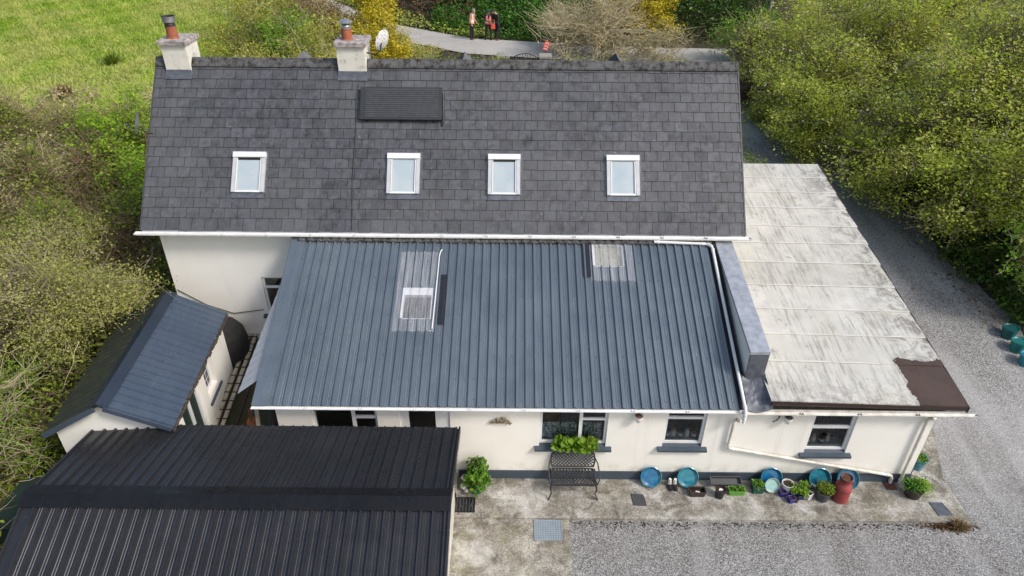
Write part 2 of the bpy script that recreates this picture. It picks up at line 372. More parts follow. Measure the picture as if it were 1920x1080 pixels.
# ------------------------------------------------------------------ mesh builder
class MB:
    def __init__(s): s.v = []; s.f = []; s.m = []; s.sm = []; s.t = []
    def add(s, V, Fc, mi=0, smooth=False, tint=None):
        o = len(s.v); s.v += [tuple(map(float, p)) for p in V]
        for f in Fc:
            s.f.append([o + i for i in f]); s.m.append(mi); s.sm.append(smooth)
            s.t.append(.5 if tint is None else tint)
        return s
    def box(s, x0, x1, y0, y1, z0, z1, mi=0, tint=None):
        V = [(x0, y0, z0), (x1, y0, z0), (x1, y1, z0), (x0, y1, z0), (x0, y0, z1), (x1, y0, z1), (x1, y1, z1), (x0, y1, z1)]
        return s.add(V, [(0, 3, 2, 1), (4, 5, 6, 7), (0, 1, 5, 4), (1, 2, 6, 5), (2, 3, 7, 6), (3, 0, 4, 7)], mi, False, tint)
    def hexa(s, V, mi=0, tint=None):   # 8 corners: bottom ring, top ring
        return s.add(V, [(0, 3, 2, 1), (4, 5, 6, 7), (0, 1, 5, 4), (1, 2, 6, 5), (2, 3, 7, 6), (3, 0, 4, 7)], mi, False, tint)
    def obox(s, O, a, b, c, la, lb, lc, mi=0, tint=None):  # oriented box from corner O along unit vectors a,b,c
        O, a, b, c = map(Vector, (O, a, b, c)); P = []
        for k in (0, 1):
            for (i, j) in ((0, 0), (1, 0), (1, 1), (0, 1)): P.append(O + a * la * i + b * lb * j + c * lc * k)
        return s.hexa(P, mi, tint)
    def tube(s, path, r, n=8, mi=0, cap=True, smooth=True):
        path = [Vector(p) for p in path]; k = len(path)
        rr = r if isinstance(r, (list, tuple)) else [r] * k
        V = []; up = Vector((0, 0, 1)); prev = None
        for i, p in enumerate(path):
            d = (path[min(i + 1, k - 1)] - path[max(i - 1, 0)]).normalized()
            a = prev - d * prev.dot(d) if prev is not None else (up if abs(d.z) < .9 else Vector((1, 0, 0))).cross(d)
            if a.length < 1e-5: a = Vector((1, 0, 0)).cross(d)
            a.normalize(); prev = a; b = d.cross(a)
            for j in range(n):
                t = 2 * math.pi * j / n
                V.append(p + (a * math.cos(t) + b * math.sin(t)) * rr[i])
        Fc = [(i * n + j, i * n + (j + 1) % n, (i + 1) * n + (j + 1) % n, (i + 1) * n + j) for i in range(k - 1) for j in range(n)]
        s.add(V, Fc, mi, smooth)
        if cap: s.add([V[j] for j in range(n)], [tuple(reversed(range(n)))], mi); s.add([V[(k - 1) * n + j] for j in range(n)], [tuple(range(n))], mi)
        return s
    def lathe(s, prof, c=(0, 0, 0), n=24, mi=0, mis=None):
        V = []; c = Vector(c)
        for r, z in prof:
            for j in range(n):
                t = 2 * math.pi * j / n; V.append(c + Vector((r * math.cos(t), r * math.sin(t), z)))
        for i in range(len(prof) - 1):
            mm = mis[i] if mis else mi
            Fc = [(j, (j + 1) % n, n + (j + 1) % n, n + j) for j in range(n)]
            s.add(V[i * n:(i + 2) * n], Fc, mm, True)
        return s
    def rbox(s, x0, x1, y0, y1, z0, z1, b=.01, mi=0):
        "box with chamfered vertical edges and top"
        def ring(i, z): return [(x0 + i + b, y0 + i, z), (x1 - i - b, y0 + i, z), (x1 - i, y0 + i + b, z), (x1 - i, y1 - i - b, z), (x1 - i - b, y1 - i, z), (x0 + i + b, y1 - i, z), (x0 + i, y1 - i - b, z), (x0 + i, y0 + i + b, z)]
        V = ring(0, z0) + ring(0, z1 - b) + ring(b * .7, z1)
        Fc = [tuple(reversed(range(8))), tuple(range(16, 24))] + [(k * 8 + j, k * 8 + (j + 1) % 8, (k + 1) * 8 + (j + 1) % 8, (k + 1) * 8 + j) for k in (0, 1) for j in range(8)]
        return s.add(V, Fc, mi)
    def obj(s, name, mats, parent=None, local=False):
        me = bpy.data.meshes.new(name)
        off = (0, 0, 0)
        if parent is not None and not local: off = OFF.get(parent.name, (0, 0, 0))
        V = [(x - off[0], y - off[1], z - off[2]) for x, y, z in s.v]
        me.from_pydata(V, [], s.f)
        mats = mats if isinstance(mats, (list, tuple)) else [mats]
        for q in mats: me.materials.append(M[q])
        me.polygons.foreach_set('material_index', s.m); me.polygons.foreach_set('use_smooth', s.sm)
        a = me.attributes.new('tint', 'FLOAT', 'FACE'); a.data.foreach_set('value', s.t)
        me.update()
        o = bpy.data.objects.new(name, me); COL.objects.link(o)
        if parent is not None:
            o.parent = parent
            OFF[o.name] = off
        return o
OFF = {}
def tag(o, label, cat, group=None):
    o['label'] = label; o['category'] = cat
    if group: o['group'] = group
    return o
def thing(name, label, cat, loc, rz=0, group=None):
    o = bpy.data.objects.new(name, None); COL.objects.link(o); o.empty_display_size = .3
    o.location = loc; o.rotation_euler = (0, 0, rz); tag(o, label, cat, group)
    OFF[o.name] = tuple(loc); return o
def kind(o, k): o['kind'] = k; return o
def centre(o):
    "put a lone mesh object's origin at the middle of its base"
    me = o.data; n = len(me.vertices); a = np.empty(n * 3); me.vertices.foreach_get('co', a); a = a.reshape(-1, 3)
    c = np.array([(a[:, 0].min() + a[:, 0].max()) / 2, (a[:, 1].min() + a[:, 1].max()) / 2, a[:, 2].min()])
    a -= c; me.vertices.foreach_set('co', a.ravel()); me.update(); o.location = Vector(c); return o
def dup(root, loc, rot=None, label=None, group=None, scale=None):
    r = root.copy(); COL.objects.link(r); r.location = loc
    if rot is not None: r.rotation_euler = rot
    if label: r['label'] = label
    if group: r['group'] = group
    if scale: r.scale = (scale,) * 3 if isinstance(scale, float) else scale
    for ch in list(root.children):
        c = ch.copy(); COL.objects.link(c); c.parent = r
        for g in ch.children:
            d = g.copy(); COL.objects.link(d); d.parent = c
    return r

# numpy meshes ---------------------------------------------------------------
def np_mesh(name, V, Fq, mat, tint=None, parent=None, smooth=False, world=True):
    me = bpy.data.meshes.new(name); V = np.asarray(V, np.float32); Fq = np.asarray(Fq, np.int32)
    if parent is not None and world: V = V - np.array(OFF.get(parent.name, (0, 0, 0)), np.float32)
    n = len(Fq); k = Fq.shape[1]
    me.vertices.add(len(V)); me.vertices.foreach_set('co', V.ravel())
    me.loops.add(n * k); me.loops.foreach_set('vertex_index', Fq.ravel())
    me.polygons.add(n); me.polygons.foreach_set('loop_start', np.arange(0, n * k, k, dtype=np.int32))
    try: me.polygons.foreach_set('loop_total', np.full(n, k, dtype=np.int32))
    except Exception: pass
    me.materials.append(M[mat])
    me.polygons.foreach_set('use_smooth', np.full(n, smooth))
    a = me.attributes.new('tint', 'FLOAT', 'FACE'); a.data.foreach_set('value', np.asarray(tint if tint is not None else np.full(n, .5), np.float32))
    me.update(calc_edges=True)
    o = bpy.data.objects.new(name, me); COL.objects.link(o)
    if parent is not None: o.parent = parent
    return o
def unit(n): 
    v = rng.normal(size=(n, 3)); return v / np.linalg.norm(v, axis=1, keepdims=True)
def leaves(P, size, up=.5, aspect=.6, droop=None):
    n = len(P); N = unit(n); N[:, 2] = np.abs(N[:, 2]) + up; N /= np.linalg.norm(N, axis=1, keepdims=True)
    T = np.cross(N, unit(n)); T /= np.linalg.norm(T, axis=1, keepdims=True); B = np.cross(N, T)
    L = (size * rng.uniform(.45, 1.6, n) * (1 + .5 * (rng.uniform(0, 1, n) > .9)))[:, None]
    V = np.stack([P - T * L * .5, P + B * L * .5 * aspect + N * L * .08, P + T * L * .5, P - B * L * .5 * aspect + N * L * .08], 1).reshape(-1, 3)
    return V, np.arange(4 * n).reshape(n, 4)
def strands(P0, D, length, r0, curve=.3, K=5, sides=3, sag=0., r1=.25):
    "tapered curved tubes: P0 (n,3) starts, D (n,3) unit directions"
    n = len(P0); t = np.linspace(0, 1, K)[None, :, None]
    L = (np.ones(n) * length)[:, None, None]
    C1 = unit(n)[:, None, :] * curve
    P = P0[:, None, :] + D[:, None, :] * t * L + C1 * L * (t ** 2) ; P[:, :, 2] -= (sag * L[:, :, 0] * t[:, :, 0] ** 2)
    P[:, 1:-1] += rng.normal(size=(n, K - 2, 3)) * .035 * L
    return tubes_np(P, (np.ones(n) * r0)[:, None] * np.linspace(1, r1, K)[None, :], sides), P
def tubes_np(P, rad, sides=3):
    n, K, _ = P.shape
    d = np.gradient(P, axis=1); d /= np.linalg.norm(d, axis=2, keepdims=True) + 1e-9
    ref = np.where(np.abs(d[..., 2:3]) > .9, np.array([1., 0, 0]), np.array([0., 0, 1]))
    a = np.cross(ref, d); a /= np.linalg.norm(a, axis=2, keepdims=True) + 1e-9; b = np.cross(d, a)
    V = []
    for j in range(sides):
        q = 2 * np.pi * j / sides
        V.append(P + (a * np.cos(q) + b * np.sin(q)) * rad[..., None])
    V = np.stack(V, 2)  # n,K,s,3
    idx = np.arange(n * K * sides).reshape(n, K, sides)
    A = idx[:, :-1]; Bn = idx[:, 1:]
    Fq = np.stack([A, np.roll(A, -1, 2), np.roll(Bn, -1, 2), Bn], -1).reshape(-1, 4)
    return V.reshape(-1, 3), Fq
def join(parts):
    Vs, Fs, o = [], [], 0
    for V, Fq in parts: Vs.append(V); Fs.append(Fq + o); o += len(V)
    return np.concatenate(Vs), np.concatenate(Fs)
def blob_clumps(blobs, n, shell=.45, ground=None):
    "clump centres gathered into boughs inside lumpy ellipsoids; blobs (cx,cy,cz,rx,ry,rz)"
    vol = np.array([b[3] * b[4] + b[4] * b[5] + b[3] * b[5] for b in blobs]); cnt = (n * vol / vol.sum()).astype(int) + 1
    out = []
    for b, c in zip(blobs, cnt):
        u = unit(c); r = rng.uniform(0, 1, c) ** shell
        ph = rng.uniform(0, 6.28, 6)
        lump = 1 + .13 * np.sin(u[:, 0] * 5 + ph[0]) * np.sin(u[:, 1] * 6 + ph[1]) + .12 * np.sin(u[:, 2] * 7 + ph[2] + u[:, 0] * 4) + rng.normal(0, .05, c)
        Q = np.array(b[:3]) + u * (r * lump)[:, None] * np.array(b[3:6])
        if c > 150 and min(b[3:6]) > .7:
            nb = max(8, c // 26); bc_ = Q[:nb]; k = int(c * .82); own = rng.integers(0, nb, k); sz = rng.uniform(.14, .30, nb)[own][:, None] * np.mean(b[3:6])
            Q = np.concatenate([Q[:c - k], bc_[own] + rng.normal(size=(k, 3)) * sz * np.array([.8, .8, .5])])
        out.append(Q)
    P = np.concatenate(out)
    if ground is not None:
        g = gh(P[:, 0], P[:, 1]) if ground == 'g' else ground
        P[:, 2] = np.maximum(P[:, 2], g + .05 + rng.uniform(0, .1, len(P)))
    return P
def leaf_cloud(P, per, spread, size, up=.5, aspect=.6, flat=.7):
    n = len(P) * per; ci = np.repeat(np.arange(len(P)), per)
    Q = P[ci] + rng.normal(size=(n, 3)) * spread * np.array([1, 1, flat])
    V, Fq = leaves(Q, size, up, aspect)
    ct = rng.uniform(0, 1, len(P))
    tint = np.clip(.5 * ct[ci] + .5 * rng.uniform(0, 1, n), 0, 1)
    return V, Fq, tint, ci

# ------------------------------------------------------------------ terrain
FE = np.array([(-60, 100), (-30, 74), (-14.2, 53.2), (-7.9, 45.2), (-2.6, 41.4), (4.1, 39.9), (10.3, 39.4), (40, 39)], float)
def far_edge(x): return np.interp(x, FE[:, 0], FE[:, 1])
def gh(x, y):
    x = np.asarray(x, float); y = np.asarray(y, float)
    b = np.interp(y, [-200, 10.4, 15, 25, 36, 42, 60, 200], [0, 0, .85, 1.5, 2.35, 2.4, 2.9, 9])
    d = np.clip(y - far_edge(x) - .9, 0, None); near = far_edge(x) - y
    b = np.where(near > -.01, np.where(near < 3.9, np.minimum(b, 2.4 + .03 * np.clip(y - 44, 0, None)), b), b)
    rd = 2.4 + .03 * np.clip(far_edge(x) - 44, 0, None)
    return np.where(d > 0, rd + np.minimum(d * .55, 1.4) + np.clip(d - 2.5, 0, None) * .12, np.minimum(b, rd + .05) if False else np.where(near < 3.9, rd, b))
def g1(x, y): return float(gh(x, y))
def sheet(name, xs, ys, dz, mat, keep=None):
    X, Y = np.meshgrid(xs, ys); Zz = gh(X, Y) + dz
    V = np.stack([X, Y, Zz], -1).reshape(-1, 3); nx = len(xs); ny = len(ys)
    i = np.arange(nx * ny).reshape(ny, nx)
    Fq = np.stack([i[:-1, :-1], i[:-1, 1:], i[1:, 1:], i[1:, :-1]], -1).reshape(-1, 4)
    return kind(np_mesh(name, V, Fq, mat), 'structure')
gx = np.concatenate([[-400, -200, -100], np.arange(-60, 60.1, 1), [100, 200, 400]]); gy = np.concatenate([[-300, -100, -30], np.arange(-10, 100.1, .5), [130, 200, 400]])
sheet('ground', gx, gy, 0, 'ground')
gyv = np.arange(-6, 31.01, .5); gn = 34; gX = np.array([1.2 + (13.75 + .22 * math.sin(yy * 1.3) + .15 * math.sin(yy * 3.7) - 1.2) * np.linspace(0, 1, gn) for yy in gyv]); gY = np.repeat(gyv[:, None], gn, 1)
gI = np.arange(gX.size).reshape(gX.shape)
kind(np_mesh('gravel_drive', np.stack([gX, gY, gh(gX, gY) + .012], -1).reshape(-1, 3), np.stack([gI[:-1, :-1], gI[:-1, 1:], gI[1:, 1:], gI[1:, :-1]], -1).reshape(-1, 4), 'gravel'), 'structure')
# road: ribbon following the far edge
xs = np.arange(-40, 40.1, .5); V = []
for x in xs:
    ye = float(far_edge(x)); sl_ = (far_edge(x + .5) - far_edge(x - .5)); nrm = np.array([sl_, -1.]); nrm /= np.linalg.norm(nrm); nrm = -nrm if nrm[1] > 0 else nrm
    for t in (0, 1.2, 2.4, 3.6):
        px, py = x - 0 * nrm[0], ye + nrm[1] * t * 1.0
        V.append((x + nrm[0] * t * .6 * 0, ye - t, 2.4 + .03 * max(0, ye - 44) + .05 + .03 * math.sin(t / 3.6 * math.pi)))
idx = np.arange(len(V)).reshape(-1, 4)
Fq = np.stack([idx[:-1, 1:], idx[1:, 1:], idx[1:, :-1], idx[:-1, :-1]], -1).reshape(-1, 4)
kind(np_mesh('road', V, Fq, 'road'), 'structure')
b = MB(); b.rbox(-1.16, 9.42, 9.30, 10.5, -.2, .1, .02)
b.add([(8.6, 10.5, -.2), (9.55, 10.5, -.2), (10.05, 12.3, -.2), (8.6, 12.3, -.2), (8.6, 10.5, .1), (9.55, 10.5, .1), (10.05, 12.3, .42), (8.6, 12.3, .42)],
      [(4, 5, 6, 7), (0, 1, 5, 4), (1, 2, 6, 5)])
b.box(9.30, 9.52, 9.25, 10.5, -.2, .098)
kind(b.obj('footpath', ['concrete']), 'structure')
b = MB(); b.box(-1.3, 1.22, 3, 9.298, -.2, .03); kind(b.obj('concrete_yard', ['concrete2']), 'structure')
b = MB(); V = [(-7.2, 9, .0), (-4.8, 9, .0), (-4.8, 10.4, .02), (-7.2, 10.4, .02), (-7.2, 14.5, .8), (-4.8, 14.5, .8)]
b.add([(x, y, z + .03) for x, y, z in V], [(0, 1, 2, 3), (3, 2, 5, 4)]); kind(b.obj('alley_floor', ['moss']), 'structure')

# ------------------------------------------------------------------ generic walls, sheets, windows
def wall_holes(mb, x0, x1, z0, z1, y, holes, dep=.14, T=None, mi=0, top=None):
    "wall face in the xz plane looking to -y, with reveals; T maps (x,y,z) to other axes"
    T = T or (lambda x, y, z: (x, y, z))
    xs = sorted({x0, x1, *[h[0] for h in holes], *[h[1] for h in holes]}); zs = sorted({z0, z1, *[h[2] for h in holes], *[h[3] for h in holes]})
    for i in range(len(xs) - 1):
        for j in range(len(zs) - 1):
            cx, cz = (xs[i] + xs[i + 1]) / 2, (zs[j] + zs[j + 1]) / 2
            if any(h[0] < cx < h[1] and h[2] < cz < h[3] for h in holes): continue
            mb.add([T(xs[i], y, zs[j]), T(xs[i + 1], y, zs[j]), T(xs[i + 1], y, zs[j + 1]), T(xs[i], y, zs[j + 1])], [(0, 1, 2, 3)], mi)
    for a, c, d, e in holes:
        q = y + dep
        for P in (((a, y, d), (a, y, e), (a, q, e), (a, q, d)), ((c, y, d), (c, q, d), (c, q, e), (c, y, e)), ((a, y, d), (a, q, d), (c, q, d), (c, y, d)), ((a, y, e), (c, y, e), (c, q, e), (a, q, e))):
            mb.add([T(*p) for p in P], [(0, 1, 2, 3)], mi)
def box_T(mb, T, x0, x1, y0, y1, z0, z1, mi=0):
    mb.hexa([T(*p) for p in ((x0, y0, z0), (x1, y0, z0), (x1, y1, z0), (x0, y1, z0), (x0, y0, z1), (x1, y0, z1), (x1, y1, z1), (x0, y1, z1))], mi)
def window(parent, x0, x1, z0, z1, y, bars_x=(), bars_z=(), sill=None, T=None, fw=.055, local=False, sillmat='slate_blue_paint', name='window'):
    T = T or (lambda x, y, z: (x, y, z))
    b = MB(); f0, f1 = y + .055, y + .125
    box_T(b, T, x0 + .002, x0 + fw, f0, f1, z0 + .002, z1 - .002); box_T(b, T, x1 - fw, x1 - .002, f0, f1, z0 + .002, z1 - .002)
    box_T(b, T, x0 + fw, x1 - fw, f0, f1, z0 + .002, z0 + fw); box_T(b, T, x0 + fw, x1 - fw, f0, f1, z1 - fw, z1 - .002)
    for bx in bars_x: box_T(b, T, bx - .035, bx + .035, f0 - .004, f1 - .004, z0 + fw, z1 - fw)
    for (xa, xb, bz, hw) in bars_z: box_T(b, T, max(xa, x0 + fw), min(xb, x1 - fw), f0 + .003, f1 - .01, bz - hw, bz + hw)
    fr = b.obj(name, ['white_upvc'], parent, local)
    g = MB(); yy = y + .095; g.add([T(x0 + fw, yy, z0 + fw), T(x1 - fw, yy, z0 + fw), T(x1 - fw, yy, z1 - fw), T(x0 + fw, yy, z1 - fw)], [(0, 1, 2, 3)])
    g.obj('pane', ['glass'], fr, local)
    if sill:
        s = MB(); sx0, sx1, sz = sill
        V = lambda x, yy, z: T(x, yy, z)
        zi = max(z0, sz + .02)
        s.hexa([V(sx0, y - .10, sz - .055), V(sx1, y - .10, sz - .055), V(sx1, y + .0, sz - .055), V(sx0, y + .0, sz - .055), V(sx0, y - .10, sz), V(sx1, y - .10, sz), V(sx1, y + .0, sz + .02), V(sx0, y + .0, sz + .02)])
        s.hexa([V(x0 + .003, y, sz - .05), V(x1 - .003, y, sz - .05), V(x1 - .003, y + .1, zi - .06), V(x0 + .003, y + .1, zi - .06), V(x0 + .003, y, sz + .018), V(x1 - .003, y, sz + .018), V(x1 - .003, y + .1, zi + .004), V(x0 + .003, y + .1, zi + .004)])
        s.obj('sill', [sillmat], fr, local)
    return fr
def profile(w0, w1, pitch, h, phase=0., base=.07, top=.032, minor=True):
    "cross section (w, height) of trapezoidal sheet between w0 and w1"
    pts = [(w0, 0.)]; k = math.floor((w0 - phase) / pitch)
    while True:
        c = phase + (k + .5) * pitch
        if c - base / 2 > w1: break
        if c - base / 2 >= w0 and c + base / 2 <= w1:
            pts += [(c - base / 2, 0), (c - top / 2, h), (c + top / 2, h), (c + base / 2, 0)]
            if minor:
                for q in (.33, .67):
                    m_ = c + base / 2 + (pitch - base) * q
                    if m_ + .012 < w1: pts += [(m_ - .009, 0), (m_, h * .13), (m_ + .009, 0)]
        k += 1
    pts.append((w1, 0.)); return pts
def sheet_roof(mb, O, uw, us, n, w0, w1, L0, L1, pitch, h, phase=0, off=0., holes=(), th_=.006, mi=0, base=.07, top=.032, minor=True, lip=True):
    O, uw, us, n = map(Vector, (O, uw, us, n)); pr = profile(w0, w1, pitch, h, phase, base, top, minor)
    for (a, ha), (c, hc) in zip(pr[:-1], pr[1:]):
        if c - a < 1e-6: continue
        mid = (a + c) / 2; ivs = [(L0, L1)]
        for (hw0, hw1, hl0, hl1) in holes:
            if hw0 < mid < hw1:
                nv = []
                for (p, q) in ivs:
                    if hl1 <= p or hl0 >= q: nv.append((p, q)); continue
                    if hl0 > p: nv.append((p, hl0))
                    if hl1 < q: nv.append((hl1, q))
                ivs = nv
        for p, q in ivs:
            P = [O + uw * a + us * p + n * (ha + off), O + uw * c + us * p + n * (hc + off), O + uw * c + us * q + n * (hc + off), O + uw * a + us * q + n * (ha + off)]
            mb.add(P, [(0, 1, 2, 3)], mi)
            if lip: mb.add([P[0], P[1], P[1] - n * th_ * 2, P[0] - n * th_ * 2], [(0, 3, 2, 1)], mi)
def screws(mb, O, uw, us, n, ws, ls, mi=1, r=.011, keep=1., off=0.006):
    O, uw, us, n = map(Vector, (O, uw, us, n))
    for l in ls:
        for w_ in ws:
            if random.random() > keep: continue
            c = O + uw * (w_ + random.uniform(-.008, .008)) + us * (l + random.uniform(-.015, .015)) + n * off
            V = [c + uw * r * math.cos(t) + us * r * math.sin(t) for t in [k * math.pi / 3 for k in range(6)]] + [c + n * .007]
            mb.add(V, [(i, (i + 1) % 6, 6) for i in range(6)], mi)

exec_parts = []
# ================================================================== HOUSE
H = thing('farmhouse', 'cream rendered house with slate roof, blue lean-to and white felted flat-roofed end', 'house', (-1.6, 15, 0))
UW = Vector((1, 0, 0))
ME, MZ = 14.2, 4.14
MS = Vector((0, 2.8, 3.16)).normalized(); MN = Vector((0, -MS.z, MS.y)); MLEN = 4.222
def SP(x, t, h=0): return Vector((x, ME, MZ)) + MS * t + MN * h
LS = Vector((0, 3.95, 1.67)).normalized(); LN = Vector((0, -LS.z, LS.y))
def LP(x, t, h=0): return Vector((x, 10.2, 2.30)) + LS * t + LN * h
XL, XR = -8.72, 5.46
# --- walls
holes = [(-4.08, -2.74, 1.05, 2.12), (-2.28, -1.25, .12, 2.12), (.6, 2.0, 1.05, 2.13), (3.19, 4.02, 1.07, 2.155), (6.21, 7.09, .93, 2.1)]
b = MB()
wall_holes(b, -4.8, 8.68, 0, 2.2, 10.35, holes)
b.box(-4.8, -4.65, 10.351, 14.4, 0, 2.3)
b.add([(-4.8, 10.351, 2.3), (-4.8, 14.4, 2.3), (-4.8, 14.4, 3.85), (-4.8, 10.351, 2.25)], [(0, 1, 2, 3)])
wall_holes(b, -8.45, -4.8, 0, 4.12, 14.4, [(-6.24, -5.45, 1.64, 2.68)])
b.add([(-4.8, 14.4, 0), (5.2, 14.4, 0), (5.2, 14.4, 4.12), (-4.8, 14.4, 4.12)], [(0, 1, 2, 3)])
for x, fl in ((-8.45, False), (5.2, True)):     # gables
    P = [(x, 14.4, 0), (x, 19.6, 0), (x, 19.6, 4.2), (x, 17, 7.1), (x, 14.4, 4.2)]
    b.add(P, [(0, 1, 2, 3, 4) if fl else (4, 3, 2, 1, 0)])
b.add([(5.2, 19.6, 0), (-8.45, 19.6, 0), (-8.45, 19.6, 4.12), (5.2, 19.6, 4.12)], [(0, 1, 2, 3)])
b.add([(8.68, 10.35, 0), (8.68, 18.9, 0), (8.68, 18.9, 3.72), (8.68, 10.35, 2.34)], [(0, 1, 2, 3)])     # annex side and back
b.add([(8.68, 18.9, 0), (5.2, 18.9, 0), (5.2, 18.9, 3.72), (8.68, 18.9, 3.72)], [(0, 1, 2, 3)])
b.add([(4.9, 10.352, 2.2), (8.68, 10.352, 2.2), (8.68, 10.352, 2.36), (4.9, 10.352, 2.40)], [(0, 1, 2, 3)])
b.obj('wall', ['render'], H)
b = MB(); b.box(-1.12, 8.70, 10.325, 10.349, .1, .335); b.box(8.681, 8.705, 10.35, 18.9, .05, .5); b.obj('plinth', ['slate_blue_paint'], H)
b = MB(); b.box(-8.47, -4.81, 14.375, 14.399, 0, .98); b.obj('back_plinth', ['old_white'], H)
# rooms behind the windows
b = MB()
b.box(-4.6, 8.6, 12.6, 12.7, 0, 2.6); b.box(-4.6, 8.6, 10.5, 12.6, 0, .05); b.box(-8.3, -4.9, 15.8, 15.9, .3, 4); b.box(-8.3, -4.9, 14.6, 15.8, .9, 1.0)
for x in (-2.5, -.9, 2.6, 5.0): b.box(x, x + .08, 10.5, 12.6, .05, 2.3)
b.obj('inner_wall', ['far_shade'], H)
# --- windows
window(H, -4.08, -2.74, 1.05, 2.12, 10.35, (-3.24,), ((-3.2, -2.7, 1.79, .03),))
window(H, .6, 2.0, 1.11, 2.13, 10.35, (1.45,), ((1.48, 1.98, 1.79, .026),), (.50, 2.12, 1.055))
window(H, 3.19, 4.02, 1.13, 2.155, 10.35, (), ((3.2, 4.0, 1.85, .03),), (3.09, 4.13, 1.07))
window(H, 6.21, 7.09, .99, 2.1, 10.35, (), ((6.2, 7.08, 1.63, .033),), (6.12, 7.20, .93))
window(H, -6.24, -5.45, 1.64, 2.68, 14.4, (), ((-6.2, -5.5, 2.36, .03),), (-6.36, -5.35, 1.56))
# patio door
b = MB()
for x0, x1, z0, z1 in ((-2.278, -2.10, .12, 2.11), (-1.55, -1.252, .12, 2.11), (-2.10, -1.55, 2.04, 2.11), (-2.10, -1.55, .12, .3)): b.box(x0, x1, 10.39, 10.47, z0, z1)
d = b.obj('door', ['white_upvc'], H)
b = MB(); b.add([(-2.10, 10.43, .3), (-1.55, 10.43, .3), (-1.55, 10.43, 2.04), (-2.10, 10.43, 2.04)], [(0, 1, 2, 3)]); b.obj('pane', ['glass'], d)
b = MB(); b.box(-1.52, -1.49, 10.35, 10.389, 1.05, 1.2); b.obj('handle', ['steel'], d)
b = MB(); b.rbox(-1.9, -1.14, 9.9, 10.34, .1, .25, .015); b.obj('doorstep', ['stone'], H)
# --- slate roof
b = MB(); ex = MLEN / 17; random.seed(3)
for side in (0, 1):
    for c in range(17):
        t0 = c * ex - (.06 if c == 0 else 0); t1 = (c + 1) * ex
        x = XL - (.15 if c % 2 else 0)
        while x < XR:
            xa, xb = max(x + .0045, XL), min(x + .2955, XR); x += .30
            if xb - xa < .02: continue
            j = random.uniform(0, .006); lift = random.uniform(.0, .005); dt = random.uniform(-.006, .006)
            A = [SP(xa, t0 + dt, .002), SP(xb, t0 + dt, .002), SP(xb, t1 + .02, -.008), SP(xa, t1 + .02, -.008), SP(xa, t0 + dt, .018 + lift), SP(xb, t0 + dt, .018 + j), SP(xb, t1 + .02, .004), SP(xa, t1 + .02, .004)]
            if side: A = [Vector((p.x, 34.0 - p.y, p.z)) for p in A]; A = [A[1], A[0], A[3], A[2], A[5], A[4], A[7], A[6]]
            tint = min(1, max(0, random.gauss(.5, .17)))
            o = len(b.v); b.add(A, [(4, 5, 6, 7)], 0, False, tint); b.add(A, [(0, 1, 5, 4), (1, 2, 6, 5), (3, 0, 4, 7)], 1)  # side faces darker: lichen dirt, plus edge shade put into the colour
# underlay deck
for s_ in (1, -1):
    P = [SP(XL + .01, -.03, -.02), SP(XR - .01, -.03, -.02), SP(XR - .01, MLEN, -.02), SP(XL + .01, MLEN, -.02)]
    if s_ < 0: P = [Vector((p.x, 34 - p.y, p.z)) for p in P][::-1]
    b.add(P, [(0, 1, 2, 3)], 1)
b.obj('slate_roof', ['slate', 'slate_edge'], H)
for x in (XL - .012, XR - .02):
    b = MB()
    b.obox(SP(x, -.06, -.13), UW, MS, MN, .032, MLEN + .1, .155)
    Pm = Vector((x, 34 - SP(x, 0).y, SP(x, 0).z)); b.obox(Pm + Vector((0, 0, -.12)), UW, Vector((0, -MS.y, MS.z)), Vector((0, MS.z, MS.y)), .032, MLEN, .12)
    b.obj('verge', ['grey_plastic'], H)
b = MB(); b.box(XL + .03, XR - .03, 14.17, 14.20, 3.95, 4.12); b.box(XL + .03, XR - .03, 14.2, 14.4, 3.96, 3.99); b.obj('fascia', ['white_upvc'], H)
b = MB(); x = XL                     # ridge tiles
while x < XR - .05:
    x1 = min(x + .455, XR); j = random.uniform(-.002, .002)
    pf = [(-.17, -.115), (-.155, -.075), (-.03, .055), (0, .066), (.03, .055), (.155, -.075), (.17, -.115)]
    V = [(xx, 17 + p[0], 7.30 + p[1] + j) for xx in (x + .004, x1 - .004) for p in pf]; n_ = len(pf)
    b.add(V, [(i, i + n_, i + n_ + 1, i + 1) for i in range(n_ - 1)] + [tuple(range(n_)), tuple(reversed(range(n_, 2 * n_)))]); x = x1
b.obj('ridge', ['ridge'], H)
for xc in (-5.45, -1.28, 2.63):
    b = MB()
    yf = 18.2; hw = .9; zr = 7.26
    V = [(xc, 17.0, zr), (xc, yf, zr), (xc - hw, yf, zr - hw * 1.0), (xc + hw, yf, zr - hw * 1.0), (xc, 17.0 + .9, zr - .95)]
    b.add([(xc, 17.0, zr), (xc, yf, zr), (xc - hw, yf, zr - hw), (xc - hw, 17.8, zr - hw)], [(0, 1, 2, 3), (3, 2, 1, 0)]); b.add([(xc, 17.0, zr), (xc, yf, zr), (xc + hw, yf, zr - hw), (xc + hw, 17.8, zr - hw)], [(3, 2, 1, 0)])
    b.add([(xc - hw + .05, yf - .1, zr - hw), (xc + hw - .05, yf - .1, zr - hw), (xc, yf - .1, zr - .05)], [(0, 1, 2)])
    b.obj('dormer_roof', ['slate_edge2'], H)
